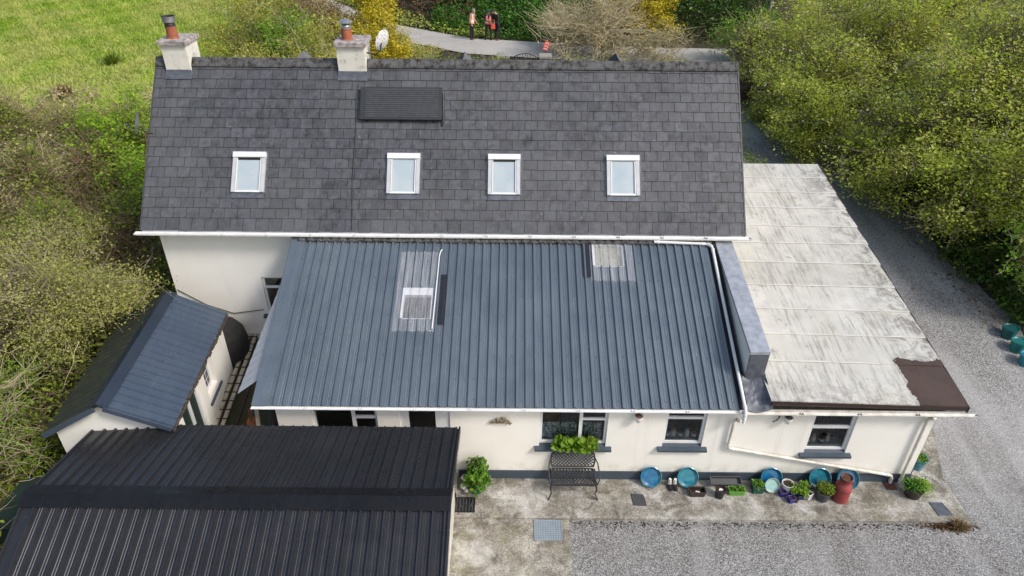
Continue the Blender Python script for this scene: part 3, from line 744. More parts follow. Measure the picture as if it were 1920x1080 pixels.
# --- skylights
def skylight(x0, x1, t0, t1, gap):
    b = MB(); h0, h1 = .02, .085; rw = .085
    b.obox(SP(x0, t0, h0), UW, MS, MN, rw, t1 - t0 - .1, h1 - h0, 1); b.obox(SP(x1 - rw, t0, h0), UW, MS, MN, rw, t1 - t0 - .1, h1 - h0, 1)
    b.obox(SP(x0 + rw, t0, h0), UW, MS, MN, x1 - x0 - 2 * rw, .045, h1 - h0 - .01)
    b.obox(SP(x0 - .004, t1 - .13, h0), UW, MS, MN, x1 - x0 + .008, .13, h1 - h0 + .025)
    b.obox(SP(x0 + rw + .01, t0 + .05, .07), UW, MS, MN, .022, t1 - t0 - .2, .02); b.obox(SP(x1 - rw - .032, t0 + .05, .07), UW, MS, MN, .022, t1 - t0 - .2, .02)
    f = b.obj('skylight', ['white_upvc', 'frame_grey'], H)
    g = MB(); top = t1 - .13 - gap
    P = [SP(x0 + rw, t0 + .045, .055), SP(x1 - rw, t0 + .045, .055), SP(x1 - rw, top, .055), SP(x0 + rw, top, .055)]
    g.add(P, [(0, 1, 2, 3)]); g.obj('pane', ['blind_and_sky'], f)
    g = MB(); g.obox(SP(x0 + rw, top, .022), UW, MS, MN, x1 - x0 - 2 * rw, .001 + gap, .02); g.obj('gap', ['dark'], f)  # solid dark strip painted for the shade in the open gap
    g = MB(); g.obox(SP(x0 + .0, t0 - .13, .021), UW, MS, MN, x1 - x0, .125, .012)
    for a, c in ((x0 - .05, x0 - .003), (x1 + .003, x1 + .05)): g.obox(SP(a, t0 - .02, .016), UW, MS, MN, c - a, t1 - t0 + .06, .012)
    g.obox(SP(x0 - .05, t1 + .005, .016), UW, MS, MN, x1 - x0 + .1, .05, .014)
    g.obj('flashing', ['dark_lead'], f)
for x0, x1, gap in ((-6.64, -5.87, .06), (-2.98, -2.21, .004), (-.59, .17, .05), (2.22, 2.99, .004)): skylight(x0, x1, .87, 1.85, gap)
# --- gutters and pipes
def gutter(name, x0, x1, y, z, r, mat, nj=6):
    b = MB(); pf = [(-r, 0), (-r * .92, -r * .45), (-r * .6, -r * .8), (0, -r), (r * .6, -r * .8), (r * .92, -r * .45), (r, 0)]
    V = [(xx, y + p[0], z + p[1]) for xx in (x0, x1) for p in pf] + [(xx, y + p[0] * .86, z + p[1] * .86) for xx in (x0, x1) for p in pf]; n_ = 7
    b.add(V, [(i, i + 1, i + n_ + 1, i + n_) for i in range(n_ - 1)] + [(2 * n_ + i, 3 * n_ + i, 3 * n_ + i + 1, 2 * n_ + i + 1) for i in range(n_ - 1)] + [(0, n_, 3 * n_, 2 * n_), (n_ - 1, 3 * n_ - 1, 4 * n_ - 1, 2 * n_ - 1)], 0, True)
    for xx, dx in ((x0, -.012), (x1, .012)): b.add([(xx, y + p[0] * 1.05, z + p[1] * 1.05) for p in pf] + [(xx + dx, y + p[0] * 1.05, z + p[1] * 1.05) for p in pf], [tuple(range(7)), tuple(reversed(range(7, 14)))] + [(i, i + 7, i + 8, i + 1) for i in range(6)])
    k = max(2, int((x1 - x0) / 1.0))
    for i in range(1, k):
        xx = x0 + (x1 - x0) * i / k
        V = [(q, y + p[0] * 1.09, z + p[1] * 1.09) for q in (xx - .025, xx + .025) for p in pf]
        b.add(V, [(i_, i_ + 1, i_ + 8, i_ + 7) for i_ in range(6)] + [tuple(range(7)), tuple(reversed(range(7, 14)))])
    return b.obj(name, [mat], H)
gutter('gutter', XL - .08, XR + .09, 14.06, 4.085, .062, 'white_upvc')
b = MB(); b.box(XL - .05, XR + .05, 14.0, 14.15, 4.045, 4.05)
b.obj('eaves_tray', ['old_white'], H)
gutter('gutter', -5.17, 4.62, 10.145, 2.268, .036, 'white_upvc')
gutter('gutter', 4.64, 9.28, 10.125, 2.262, .042, 'old_white')
b = MB(); b.box(-4.95, 9.0, 10.19, 10.21, 2.20, 2.275); b.box(-4.95, 8.9, 10.21, 10.349, 2.202, 2.21); b.obj('fascia', ['old_white'], H)
def pipe(path, mat='old_white', r=.034):
    b = MB(); P = [Vector(p) for p in path]; Q = [P[0]]
    for i in range(1, len(P) - 1):
        a = (P[i - 1] - P[i]); c = (P[i + 1] - P[i]); l = min(.06, a.length * .4, c.length * .4)
        Q += [P[i] + a.normalized() * l, P[i] + a.normalized() * l * .3 + c.normalized() * l * .3, P[i] + c.normalized() * l]
    Q.append(P[-1]); b.tube(Q, r, 10)
    for i in range(len(P) - 1):
        for e, s_ in ((P[i], 1), (P[i + 1], -1)):
            dd = (P[i + 1] - P[i]).normalized() * s_
            b.tube([e + dd * .07, e + dd * .13], r * 1.22, 10)
    return b.obj('downpipe', [mat], H)
pipe([(3.3, 14.0, 4.0), (4.55, 14.0, 3.955), (4.64, 13.9, 3.94), (4.64, 10.06, 2.36), (4.64, 10.04, 2.08)], 'white_upvc')
pipe([(4.62, 10.12, 2.04), (4.56, 10.28, 1.96), (4.56, 10.29, 1.12), (8.25, 10.29, .34), (8.27, 10.29, .12)])
pipe([(8.45, 10.1, 2.2), (8.47, 10.28, 2.02), (8.47, 10.28, .12)])
# --- lean-to roof
ph = .02
cl1 = (-2.44, -1.75, (12.08 - 10.2) / .921, (12.84 - 10.2) / .921); cl2 = (1.85, 2.58, (13.42 - 10.2) / .921, (14.2 - 10.2) / .921)
b = MB(); L1 = 4.26
sheet_roof(b, (0, 10.2, 2.30), UW, LS, LN, -4.85, 4.56, -.02, L1, .1935, .045, ph, 0, [cl1, cl2], base=.056, top=.034)
ws = [ph + .1935 * k for k in range(-25, 24)]
screws(b, (0, 10.2, 2.30), UW, LS, LN, ws, (.14, .62, 1.15, 1.62, 2.15, 2.65, 3.12, 3.6, 4.05), keep=.62)
b.obox(LP(-5.16, -.03, .002), UW, LS, LN, .325, L1 + .02, .034); 
screws(b, (0, 10.2, 2.30), UW, LS, LN, [-5.0], [.15 + .45 * k for k in range(9)], off=.037)
b.obox(LP(-5.17, -.03, -.14), UW, LS, LN, .02, L1 + .02, .172)
b.box(-4.8, 4.6, 14.08, 14.11, 3.93, 4.03)
b.obj('metal_roof', ['blue_metal', 'screw'], H)
b = MB(); b.obox(LP(-5.0, .05, -.09), UW, LS, LN, 9.6, .02, .07); b.obj('batten', ['dark_wood'], H)
# ceilings below, so the rooms stay closed apart from the two rooflights
b = MB()
for (x0, x1, ta, tb) in ((-5.0, cl1[0], .1, L1), (cl1[1], cl2[0], .1, L1), (cl2[1], 4.6, .1, L1), (cl1[0], cl1[1], .1, cl1[2]), (cl1[0], cl1[1], cl1[3], L1), (cl2[0], cl2[1], .1, cl2[2])):
    b.obox(LP(x0, ta, -.11), UW, LS, LN, x1 - x0, tb - ta, .02)
b.obj('ceiling', ['dark_wood'], H)
# scalloped dark flashing under the main eaves
b = MB(); x = -5.02; k = 0
while x < 4.6:
    x1 = x + .1935; V = []
    for xx, dz in ((x + .002, 0), (x + .06, .022), (x + .13, .022), (x1 - .002, 0)):
        V.append((xx, LP(xx, 4.13, .05 + dz + .006 * (k % 2)).y, LP(xx, 4.13, .05 + dz + .006 * (k % 2)).z))
    for xx, dz in ((x + .002, 0), (x + .06, .022), (x + .13, .022), (x1 - .002, 0)):
        p = LP(xx, 4.3, .07 + dz); V.append((xx, p.y, p.z))
    b.add(V, [(i, i + 1, i + 5, i + 4) for i in range(3)]); b.add([V[0], V[1], V[2], V[3], *[Vector(q) - Vector((0, 0, .03)) for q in V[:4]]], [(0, 4, 5, 1), (1, 5, 6, 2), (2, 6, 7, 3)]); x = x1; k += 1
b.obj('apron_flashing', ['ridge'], H)
# rooflights with cloudy clear sheets over them
for (cl, sx0, sx1, t0, t1, bx0, bx1, bt0, bt1) in ((cl1, -2.60, -1.63, 1.72, 3.85, -1.62, -1.46, 1.90, 3.2), (cl2, 1.78, 2.80, 3.08, 4.25, 1.62, 1.785, 3.18, 4.25)):
    b = MB(); x0, x1, a, c = cl; d_ = .13
    b.obox(LP(x0, a, -d_), UW, LS, LN, .055, c - a, d_ - .004); b.obox(LP(x1 - .03, a, -d_), UW, LS, LN, .03, c - a, d_ - .004)
    b.obox(LP(x0 + .055, c - .2, -d_), UW, LS, LN, x1 - x0 - .085, .2, d_ - .004); b.obox(LP(x0 + .055, a, -d_), UW, LS, LN, x1 - x0 - .085, .03, d_ - .02)
    r_ = b.obj('rooflight', ['white_upvc'], H)
    g = MB(); P = [LP(x0 + .055, a + .03, -.1), LP(x1 - .03, a + .03, -.1), LP(x1 - .03, c - .2, -.1), LP(x0 + .055, c - .2, -.1)]; g.add(P, [(0, 1, 2, 3)])
    g.obj('pane', ['grey_plastic' if sx0 < 0 else 'pale_rim'], r_)
    g = MB(); sheet_roof(g, (0, 10.2, 2.30), UW, LS, LN, sx0, sx1, t0, t1, .1935, .045, ph, .012, (), .003, base=.056, top=.034)
    g.obj('clear_sheet', ['clear'], r_)
    g = MB(); sheet_roof(g, (0, 10.2, 2.30), UW, LS, LN, bx0, bx1, bt0, bt1, .1935, .002, ph + .1, .044, (), .003, minor=False); g.obj('black_strip', ['black_metal'], r_)
b = MB(); b.tube([LP(-1.70, 1.76, .06), LP(-1.68, 3.1, .06), LP(-1.675, 3.7, .06), LP(-1.655, 3.84, .065), LP(-1.62, 3.9, .06)], .014, 6); b.obj('white_cable', ['white_upvc'], H)
# --- parapet
b = MB()
b.hexa([(4.80, 10.80, 2.2), (5.12, 10.80, 2.2), (5.12, 14.4, 3.6), (4.80, 14.4, 3.6), (4.80, 10.80, 3.24), (5.12, 10.80, 3.24), (5.12, 14.4, 3.96), (4.80, 14.4, 3.96)])
b.obj('parapet', ['render'], H)
b = MB()
b.hexa([(4.755, 10.76, 3.235), (5.155, 10.76, 3.235), (5.155, 14.25, 3.935), (4.755, 14.25, 3.935), (4.755, 10.76, 3.30), (5.155, 10.76, 3.30), (5.155, 14.25, 3.99), (4.755, 14.25, 3.99)])
b.obj('lead_coping', ['lead'], H)
b = MB()
b.hexa([(4.775, 10.765, 2.52), (5.14, 10.765, 2.56), (5.14, 10.80, 2.56), (4.775, 10.80, 2.52), (4.765, 10.758, 3.234), (5.145, 10.758, 3.234), (5.145, 10.80, 3.234), (4.765, 10.80, 3.234)])
b.hexa([(4.76, 10.8, 2.5), (4.795, 10.8, 2.5), (4.795, 14.2, 3.93), (4.76, 14.2, 3.93), (4.76, 10.8, 2.56), (4.795, 10.8, 2.56), (4.795, 14.2, 3.99), (4.76, 14.2, 3.99)])
b.obj('lead_flashing', ['dark_lead'], H)
b = MB()      # crumpled lead saddle at the foot of the parapet
X0, X1, Y0, Y1 = 4.70, 5.20, 10.14, 10.80; n_ = 9; V = []
for i in range(n_):
    for j in range(n_):
        x = X0 + (X1 - X0) * i / (n_ - 1) - .03 * (j / (n_ - 1)); y = Y0 + (Y1 - Y0) * j / (n_ - 1)
        V.append((x, y, 2.33 + .42 * (y - 10.14) + .07 * abs(i / (n_ - 1) - .45) * 2 + random.uniform(-.012, .012) + (.05 if i == n_ - 1 else 0) - (.08 if j == 0 else 0)))
b.add(V, [(i * n_ + j, (i + 1) * n_ + j, (i + 1) * n_ + j + 1, i * n_ + j + 1) for i in range(n_ - 1) for j in range(n_ - 1)])
b.obj('lead_saddle', ['dark_lead'], H)
b = MB(); b.hexa([(4.57, 10.2, 2.2), (4.76, 10.2, 2.2), (4.76, 14.15, 3.85), (4.57, 14.15, 3.85), (4.57, 10.2, 2.30), (4.76, 10.2, 2.33), (4.76, 14.15, 4.0), (4.57, 14.15, 3.97)]); b.obj('felt_valley', ['slate_edge'], H)
# --- flat felt roof
def fz(x, y):
    u = (x - 5.1) / 4.0; return 2.56 - .12 * u + (y - 10.2) * (1.30 + .12 * u) / 8.9
b = MB(); ys = [10.16, 11.22, 12.02, 12.83, 13.65, 14.5, 15.29, 16.02, 16.85, 17.6, 18.35, 19.1]
for i in range(len(ys) - 1):
    y0, y1 = ys[i], ys[i + 1] + .05; n_ = 12; tn = random.uniform(0, 1)
    for k in range(n_):
        xa, xb = 5.13 + 3.94 * k / n_, 5.13 + 3.94 * (k + 1) / n_
        if y0 > 14: xa, xb = 5.22 + 3.85 * k / n_, 5.22 + 3.85 * (k + 1) / n_
        e0, e1 = .02 + .004 * math.sin(k * 1.7 + i), .02 + .004 * math.sin((k + 1) * 1.7 + i)
        b.add([(xa, y0, fz(xa, y0) + e0), (xb, y0, fz(xb, y0) + e1), (xb, y1, fz(xb, y1) + .001), (xa, y1, fz(xa, y1) + .001), (xa, y0, fz(xa, y0) - .01), (xb, y0, fz(xb, y0) - .01)], [(0, 1, 2, 3), (4, 5, 1, 0)], 0, False, tn)
for y0 in ys[1:-1]:
    xa = 5.14 if y0 < 14 else 5.23
    for k in range(12 if y0 > 11.5 else 8):
        x0, x1 = xa + (9.05 - xa) * k / 12, xa + (9.05 - xa) * (k + 1) / 12; w0 = .035 + .018 * math.sin(k * 2.3 + y0 * 5); w1 = .035 + .018 * math.sin((k + 1) * 2.3 + y0 * 5)
        b.add([(x0, y0 - .004, fz(x0, y0) + .0235), (x1, y0 - .004, fz(x1, y0) + .0235), (x1, y0 + w1, fz(x1, y0 + w1) + .0235), (x0, y0 + w0, fz(x0, y0 + w0) + .0235), (x0, y0 - .005, fz(x0, y0)), (x1, y0 - .005, fz(x1, y0))], [(0, 1, 2, 3)], 1)
        pass
fl = b.obj('felt_roof', ['felt', 'felt_lap', 'dark'], H)
b = MB()
b.hexa([(5.15, 10.15, fz(5.15, 10.15) - .075), (9.08, 10.15, fz(9.08, 10.15) - .075), (9.08, 10.2, 2.3), (5.15, 10.2, 2.4), (5.15, 10.15, fz(5.15, 10.15) - .003), (9.08, 10.15, fz(9.08, 10.15) - .003), (9.08, 10.2, fz(9.08, 10.2) - .003), (5.15, 10.2, fz(5.15, 10.2) - .003)])
b.hexa([(9.06, 10.15, 2.30), (9.09, 10.15, 2.30), (9.09, 19.12, 3.72), (9.06, 19.12, 3.72), (9.06, 10.15, 2.44), (9.09, 10.15, 2.44), (9.09, 19.12, fz(9.1, 19.1) + .02), (9.06, 19.12, fz(9.1, 19.1) + .02)])
b.obj('felt_edge', ['brown_plastic'], H)
b = MB(); b.hexa([(5.2, 10.3, 2.2), (9.05, 10.3, 2.2), (9.05, 19, 3.6), (5.2, 19, 3.6), (5.2, 10.3, 2.4), (9.05, 10.3, 2.35), (9.05, 19, 3.7), (5.2, 19, 3.7)]); b.obj('roof_deck', ['dark_wood'], H)
b = MB(); b.box(8.69, 9.06, 10.22, 10.34, 2.12, 2.28); b.obj('soffit_box', ['white_upvc'], H)
# --- chimneys
def chimney(x0, x1, base_front):
    b = MB(); yf, yb = 16.76, 17.46
    b.box(x0, x1, yf, yb, 6.7, 7.70); c = b.obj('chimney', ['chimney'], H)
    g = MB(); g.rbox(x0 - .05, x1 + .05, yf - .07, yb + .07, 7.70, 7.80, .012); g.obj('chimney_cap', ['coping'], c)
    g = MB(); g.hexa([SP(x0 - .03, 3.78, .02), SP(x1 + .03, 3.78, .02), SP(x1 + .03, 3.86, .02), SP(x0 - .03, 3.86, .02), (x0 - .01, yf - .012, 7.12), (x1 + .01, yf - .012, 7.12), (x1 + .01, yf - .001, 7.12), (x0 - .01, yf - .001, 7.12)])
    g.obox(SP(x0 - .03, 3.70, .022), UW, MS, MN, x1 - x0 + .06, .09, .01)
    g.obj('chimney_flashing', ['dark_lead'], c)
    return c
c1 = chimney(-8.43, -7.84, 0); c2 = chimney(-4.25, -3.58, 0)
def pot(parent, x, y, cowl):
    z = 7.80; g = MB(); g.lathe([(.145, 0), (.14, .02), (.13, .03), (.12, .22), (.125, .24), (.125, .27), (.10, .27), (.10, .2)], (x, y, z), 20); g.obj('chimney_pot', ['terracotta'], parent)
    g = MB()
    if cowl == 'drum':
        g.lathe([(.104, .25), (.122, .27), (.12, .33), (.11, .345), (.13, .36), (.15, .38), (.15, .47), (.158, .475), (.158, .50), (.14, .50), (.13, .40)], (x, y, z), 22, mis=[1, 1, 1, 1, 0, 0, 0, 0, 1, 1])
    else:
        g.lathe([(.118, .24), (.13, .27), (.13, .29), (.10, .31), (.09, .33)], (x, y, z), 22, mi=0)
        for k in range(4):
            a = k * math.pi / 2 + .5; g.box(x + .085 * math.cos(a) - .01, x + .085 * math.cos(a) + .01, y + .085 * math.sin(a) - .01, y + .085 * math.sin(a) + .01, z + .31, z + .41)
        g.lathe([(.001, .48), (.09, .445), (.165, .40), (.165, .39), (.001, .43)], (x, y, z), 22, mi=0)
    g.obj('cowl', ['steel', 'soot'], parent)
pot(c1, -8.2, 17.02, 'drum'); pot(c2, -4.02, 17.05, 'cap')
b = MB(); b.tube([SP(-3.76, 3.6, .03), SP(-3.8, 3.3, .03), SP(-3.78, 2.4, .03), SP(-3.8, 1.2, .03), SP(-3.76, 0, .03)], .009, 5); b.obj('aerial_cable', ['black'], H)
b = MB(); b.tube([(-8.4, 14.38, 2.3), (-7.76, 14.375, 1.85), (-7.13, 14.375, 1.6), (-6.6, 14.375, 1.68), (-6.34, 14.375, 1.72)], .009, 5); b.obj('wall_cable', ['black'], H)
# cloudy sheet hanging off the lean-to's left edge
b = MB(); V = []; nn = 26
for i in range(nn):
    for j in range(2):
        y = 10.75 + 2.3 * i / (nn - 1); zt = LP(0, (y - 10.2) / .921, -.05).z
        dx = -.05 - j * (.06 + .46 * (13.05 - y) / 2.3)
        V.append((-5.12 + dx, y + .02 * (i % 2), zt - j * (.10 + .30 * (13.05 - y) / 2.3) + .02 * (i % 2)))
b.add(V, [(2 * i, 2 * i + 1, 2 * i + 3, 2 * i + 2) for i in range(nn - 1)]); b.obj('side_sheet', ['milky'], H)

# ================================================================== things on the house
T_ = thing('solar_panel', 'dark ribbed solar water panel lying on the slate roof below the right chimney', 'solar panel', SP(-2.7, 2.67))
b = MB(); x0, x1, t0, t1 = -3.68, -1.72, 2.68, 3.50
b.obox(SP(x0, t0, .06), UW, MS, MN, x1 - x0, t1 - t0, .07); b.obj('frame', ['panel_black'], T_)
b = MB()
for k in range(14): b.obox(SP(x0 + .12, t0 + .06 + k * .052, .131), UW, MS, MN, x1 - x0 - .2, .036, .008)
b.obj('absorber', ['grey_plastic'], T_)
b = MB()
for x in (x0 + .15, x0 + .95, x1 - .2): b.obox(SP(x, t0 - .03, .02), UW, MS, MN, .04, t1 - t0 + .06, .04)
b.obj('bracket', ['black'], T_)
b = MB(); b.tube([SP(x1 + .02, t1 - .15, .1), SP(x1 + .035, t0, .08), SP(x1 + .02, t0 - .12, .03)], .02, 6); b.obj('pipe', ['black'], T_)
def dish(name, loc, nrm, r, label, mat, parent_arm):
    T = thing(name, label, 'satellite dish', loc); n = Vector(nrm).normalized(); q = n.to_track_quat('Z', 'Y')
    b = MB(); V = [Vector((0, 0, 0))]; K = 5; N = 22
    for k in range(1, K + 1):
        for j in range(N):
            rr = r * k / K; t = 2 * math.pi * j / N; V.append(Vector((rr * math.cos(t), rr * 1.12 * math.sin(t), .22 * rr * rr / r)))
    V = [q @ p + Vector(loc) for p in V]; Fc = [(0, 1 + j, 1 + (j + 1) % N) for j in range(N)]
    for k in range(K - 1): Fc += [(1 + k * N + j, 1 + (k + 1) * N + j, 1 + (k + 1) * N + (j + 1) % N, 1 + k * N + (j + 1) % N) for j in range(N)]
    b.add(V, Fc, 0, True); b.add([p - n * .008 for p in V], [tuple(reversed(f)) for f in Fc], 0, True); b.obj('reflector', [mat], T)
    b = MB(); b.tube([p for p in parent_arm], .016, 7); b.obj('mounting_arm', ['black'], T)
    b = MB(); e = Vector(loc) + n * .3 + Vector((0, 0, -.1)); b.tube([Vector(loc) + Vector((0, 0, -r)), e], .01, 6); b.tube([e, e + n * -.06], .03, 8); b.obj('receiver', ['grey_plastic'], T)
def m_dish():
    mt, nt, b = newmat('perforated_white_dish')
    v = voro(nt, 26, 'Distance'); c = mixc(nt, math_(nt, 'LESS_THAN', v, .32), (.72, .72, .7), (.14, .14, .14))
    nt.links.new(c, b.inputs['Base Color']); return mt
M['dish'] = m_dish()
dish('satellite_dish', (-3.18, 17.2, 7.74), (-.75, .5, .25), .23, 'white perforated satellite dish on a bent arm from the right chimney', 'dish', [(-3.58, 17.0, 7.50), (-3.35, 17.0, 7.47), (-3.25, 17.05, 7.55), (-3.22, 17.17, 7.72)])
dish('satellite_dish', (-8.72, 15.4, 6.25), (-.9, -.3, .3), .25, 'grey satellite dish seen edge-on at the left gable of the slate roof', 'steel', [(-8.46, 15.4, 6.0), (-8.6, 15.4, 6.0), (-8.7, 15.4, 6.2)])

# ================================================================== BLACK GARAGE
G = thing('garage', 'black ribbed metal garage with a low ridge, nearest building in front of the house', 'garage', (-4.5, 7.6, 0))
gR = 2.49; gY = 7.72
GN = Vector((0, math.cos(R(11.3)), -math.sin(R(11.3)))); GNn = Vector((0, math.sin(R(11.3)), math.cos(R(11.3))))   # far slope
GF = Vector((0, -math.cos(R(23)), -math.sin(R(23)))); GFn = Vector((0, -math.sin(R(23)), math.cos(R(23))))  # near slope
b = MB(); Or = (0, gY, gR)
sheet_roof(b, Or, UW, GN, GNn, -8.08, -1.02, .02, 2.13, .2, .045, .03, 0, base=.056, top=.032)
sheet_roof(b, Or, UW, GF, GFn, -8.08, -1.02, .02, 2.9, .2, .05, .03, 0, base=.07, top=.03)
ws = [.03 + .2 * k for k in range(-40, -5)]
screws(b, Or, UW, GN, GNn, ws, (.35, 1.1, 2.05), keep=.55); screws(b, Or, UW, GF, GFn, ws, (.35, 1.15), keep=.55)
b.obj('metal_roof', ['black_metal', 'screw'], G)
b = MB()
def ridge_cap(b, O, uw, sA, nA, sB, nB, w0, w1, wd, lift=.034):
    O = Vector(O); top = O + Vector((0, 0, lift + .02))
    for s_, n_ in ((sA, nA), (sB, nB)):
        e = O + s_ * wd + n_ * lift; bend = O + s_ * (wd * .18) + Vector((0, 0, lift + .018))
        P = [top, bend, e]
        for p, q in zip(P[:-1], P[1:]): b.add([p + uw * w0, p + uw * w1, q + uw * w1, q + uw * w0], [(0, 3, 2, 1), (0, 1, 2, 3)])
        b.add([e + uw * w0, e + uw * w1, e + uw * w1 - n_ * .03, e + uw * w0 - n_ * .03], [(0, 1, 2, 3)])
    return b
ridge_cap(b, Or, UW, GN, GNn, GF, GFn, -8.14, -.98, .21, .056); b.obj('ridge_cap', ['black_metal'], G)
for x in (-8.12, -1.02):
    b = MB()
    b.obox(Vector((x, gY, gR)) - GNn * .12, UW, GN, GNn, .035, 2.16, .155); b.obox(Vector((x, gY, gR)) - GFn * .12, UW, GF, GFn, .035, 2.92, .155)
    b.obj('barge_flashing', ['black_metal'], G)
b = MB(); b.box(-7.95, -1.15, 5.25, 5.35, 0, 1.35); b.box(-7.95, -1.15, 9.5, 9.6, 0, 2.03)
for x in (-7.95, -1.22): b.add([(x, 5.35, 0), (x, 9.5, 0), (x, 9.5, 2.03), (x, 7.7, 2.36), (x, 5.35, 1.35), (x + .07, 5.35, 0), (x + .07, 9.5, 0), (x + .07, 9.5, 2.03), (x + .07, 7.7, 2.36), (x + .07, 5.35, 1.35)], [(4, 3, 2, 1, 0), (5, 6, 7, 8, 9)])
b.obj('wall', ['old_white'], G)
b = MB(); p = Vector((0, gY, gR)) + GN * 2.1; b.box(-8.05, -1.05, p.y + .0, p.y + .09, p.z - .12, p.z - .03); b.obj('gutter', ['black'], G)

# ================================================================== SMALL SHED (rotated; local coordinates)
SR = R(5.1)
S = thing('small_shed', 'white rendered shed with slate-blue ribbed pitched roof under the bare tree', 'shed', (-7.88, 11.40, 0), SR)
ze, zr, hw = 2.22, 2.86, 1.17; L0, L1 = -1.93, 2.0
b = MB()
Ts = lambda x, y, z: (1.07 - (y - 0), x, z)       # wall plane: x along local +y, depth towards -x
def TR(x, y, z): return (1.07 - y, x, z)
wall_holes(b, -1.75, 1.80, 0, 2.24, 0, [(-1.20, -.12, .05, 1.98), (.18, .80, 1.12, 1.98)], .16, TR)
b.add([(-1.05, 1.8, 0), (-1.05, -1.75, 0), (-1.05, -1.75, 2.24), (-1.05, 1.8, 2.24)], [(0, 1, 2, 3)])
b.add([(-1.05, -1.75, 0), (1.07, -1.75, 0), (1.07, -1.75, 2.24), (0, -1.75, 2.82), (-1.05, -1.75, 2.24)], [(0, 1, 2, 3, 4)])
b.add([(1.07, 1.8, 0), (-1.05, 1.8, 0), (-1.05, 1.8, 2.24), (0, 1.8, 2.82), (1.07, 1.8, 2.24)], [(0, 1, 2, 3, 4)])
b.obj('wall', ['render'], S, True)
UY = Vector((0, 1, 0)); sr = Vector((hw, 0, ze - zr)).normalized(); srn = Vector((-sr.z, 0, sr.x)); sL = Vector((-hw, 0, ze - zr)).normalized(); sLn = Vector((sL.z, 0, -sL.x))
ln = math.hypot(hw, zr - ze)
b = MB()
sheet_roof(b, (0, 0, zr), UY, sr, srn, L0, L1, .0, ln + .03, .2, .05, .05, 0, minor=False, base=.075, top=.035)
screws(b, (0, 0, zr), UY, sr, srn, [.15 + .2 * k for k in range(-10, 9)], (.3, .75, 1.2), keep=.6)
b.obj('metal_roof', ['shed_metal', 'screw'], S, True)
b = MB(); sheet_roof(b, (0, 0, zr), UY, sL, sLn, L0, L1, .0, ln + .03, .2, .05, .05, 0, minor=False, base=.075, top=.035)
o = b.obj('mossy_metal_roof', ['moss_metal'], S, True)
b = MB(); ridge_cap(b, (0, 0, zr), UY, sr, srn, sL, sLn, L0 - .01, L1 + .01, .17, .056)
b.obox(Vector((0, L0 - .015, zr)) + sr * .1 - srn * .06, UY, sr, srn, .03, ln - .08, .1); b.obox(Vector((0, L0 - .015, zr)) + sL * .1 - sLn * .06, UY, sL, sLn, .03, ln - .08, .1)
b.obj('ridge_cap', ['shed_metal'], S, True)
b = MB(); e = Vector((0, 0, zr)) + sr * (ln + .02)
for k in range(40):
    y = L0 + (L1 - L0) * k / 40; b.tube([(e.x + random.uniform(0, .03), y, e.z - .05 + random.uniform(-.02, .02)), (e.x + random.uniform(0, .03), y + .12, e.z - .05 + random.uniform(-.02, .02))], .035 + random.uniform(-.01, .012), 6)
b.obj('gutter', ['dark_wood'], S, True)
def TW(x, y, z): return (1.07 - y, x, z)
wd = window(S, .18, .80, 1.12, 1.98, .06, (), (), (.22 - .1, .95, 1.0), TW, .05, True)
b = MB()
for y in (.386, .593): b.add([TW(y - .012, .145, 1.17), TW(y + .012, .145, 1.17), TW(y + .012, .145, 1.93), TW(y - .012, .145, 1.93)], [(0, 1, 2, 3)])
for z in (1.36, 1.55, 1.74): b.add([TW(.23, .144, z - .012), TW(.75, .144, z - .012), TW(.75, .144, z + .012), TW(.23, .144, z + .012)], [(0, 1, 2, 3)])
b.obj('glazing_bars', ['white_upvc'], wd, True)
b = MB()
for x0, x1, z0, z1 in ((-1.198, -1.08, .06, 1.97), (-.24, -.122, .06, 1.97), (-.70, -.62, .06, 1.97), (-1.08, -.24, 1.86, 1.97), (-1.08, -.24, .06, .3), (-1.08, -.7, .9, 1.0)): box_T(b, TW, x0, x1, .06, .12, z0, z1)
d = b.obj('door', ['white_upvc'], S, True)
b = MB(); b.add([TW(-1.08, .1, .3), TW(-.24, .1, .3), TW(-.24, .1, 1.86), TW(-1.08, .1, 1.86)], [(0, 1, 2, 3)]); b.obj('pane', ['tank_green'], d, True)
b = MB(); box_T(b, TW, -.69, -.66, .02, .06, .95, 1.15); b.obj('handle', ['black'], d, True)
b = MB(); b.box(-1.0, .7, -1.6, 1.7, .02, .06); b.box(.3, .34, -1.6, 1.7, .06, 2.2); b.obj('inner_wall', ['far_shade'], S, True)

# ================================================================== alley things
T_ = thing('ladder', 'weathered timber ladder lying along the alley beside the small shed', 'ladder', (-6.7, 13.2, .5))
A0, A1 = Vector((-6.72, 11.3, .36)), Vector((-6.78, 14.7, .95)); dv = (A1 - A0).normalized(); sv = Vector((1, 0, 0)); up = sv.cross(dv)
for s_ in (-.14, .03):
    b = MB(); b.obox(A0 + sv * s_, dv, sv, up, (A1 - A0).length, .085, .05); b.obj('rail', ['wood'], T_)
for k in range(13):
    b = MB(); p = A0 + dv * (.15 + k * .262) + up * .04; b.tube([p + sv * -.16 + up * .012, p + sv * .14 + up * .012], .016, 6); b.obj('rung', ['dark_wood'], T_)
b = MB(); b.obox((-6.42, 11.3, .16), dv, sv, up, 3.0, .05, .12); b.obox((-6.36, 11.1, .10), Vector((.06, 1, .13)).normalized(), sv, Vector((0, -.13, 1)), 3.2, .03, .04)
tag(centre(b.obj('timber_plank', ['dark_wood'])), 'dark timber lengths lying beside the ladder in the alley', 'timber')
T_ = thing('fuel_tank', 'rounded black fuel tank behind the small shed against the house wall', 'tank', (-7.3, 13.8, .6))
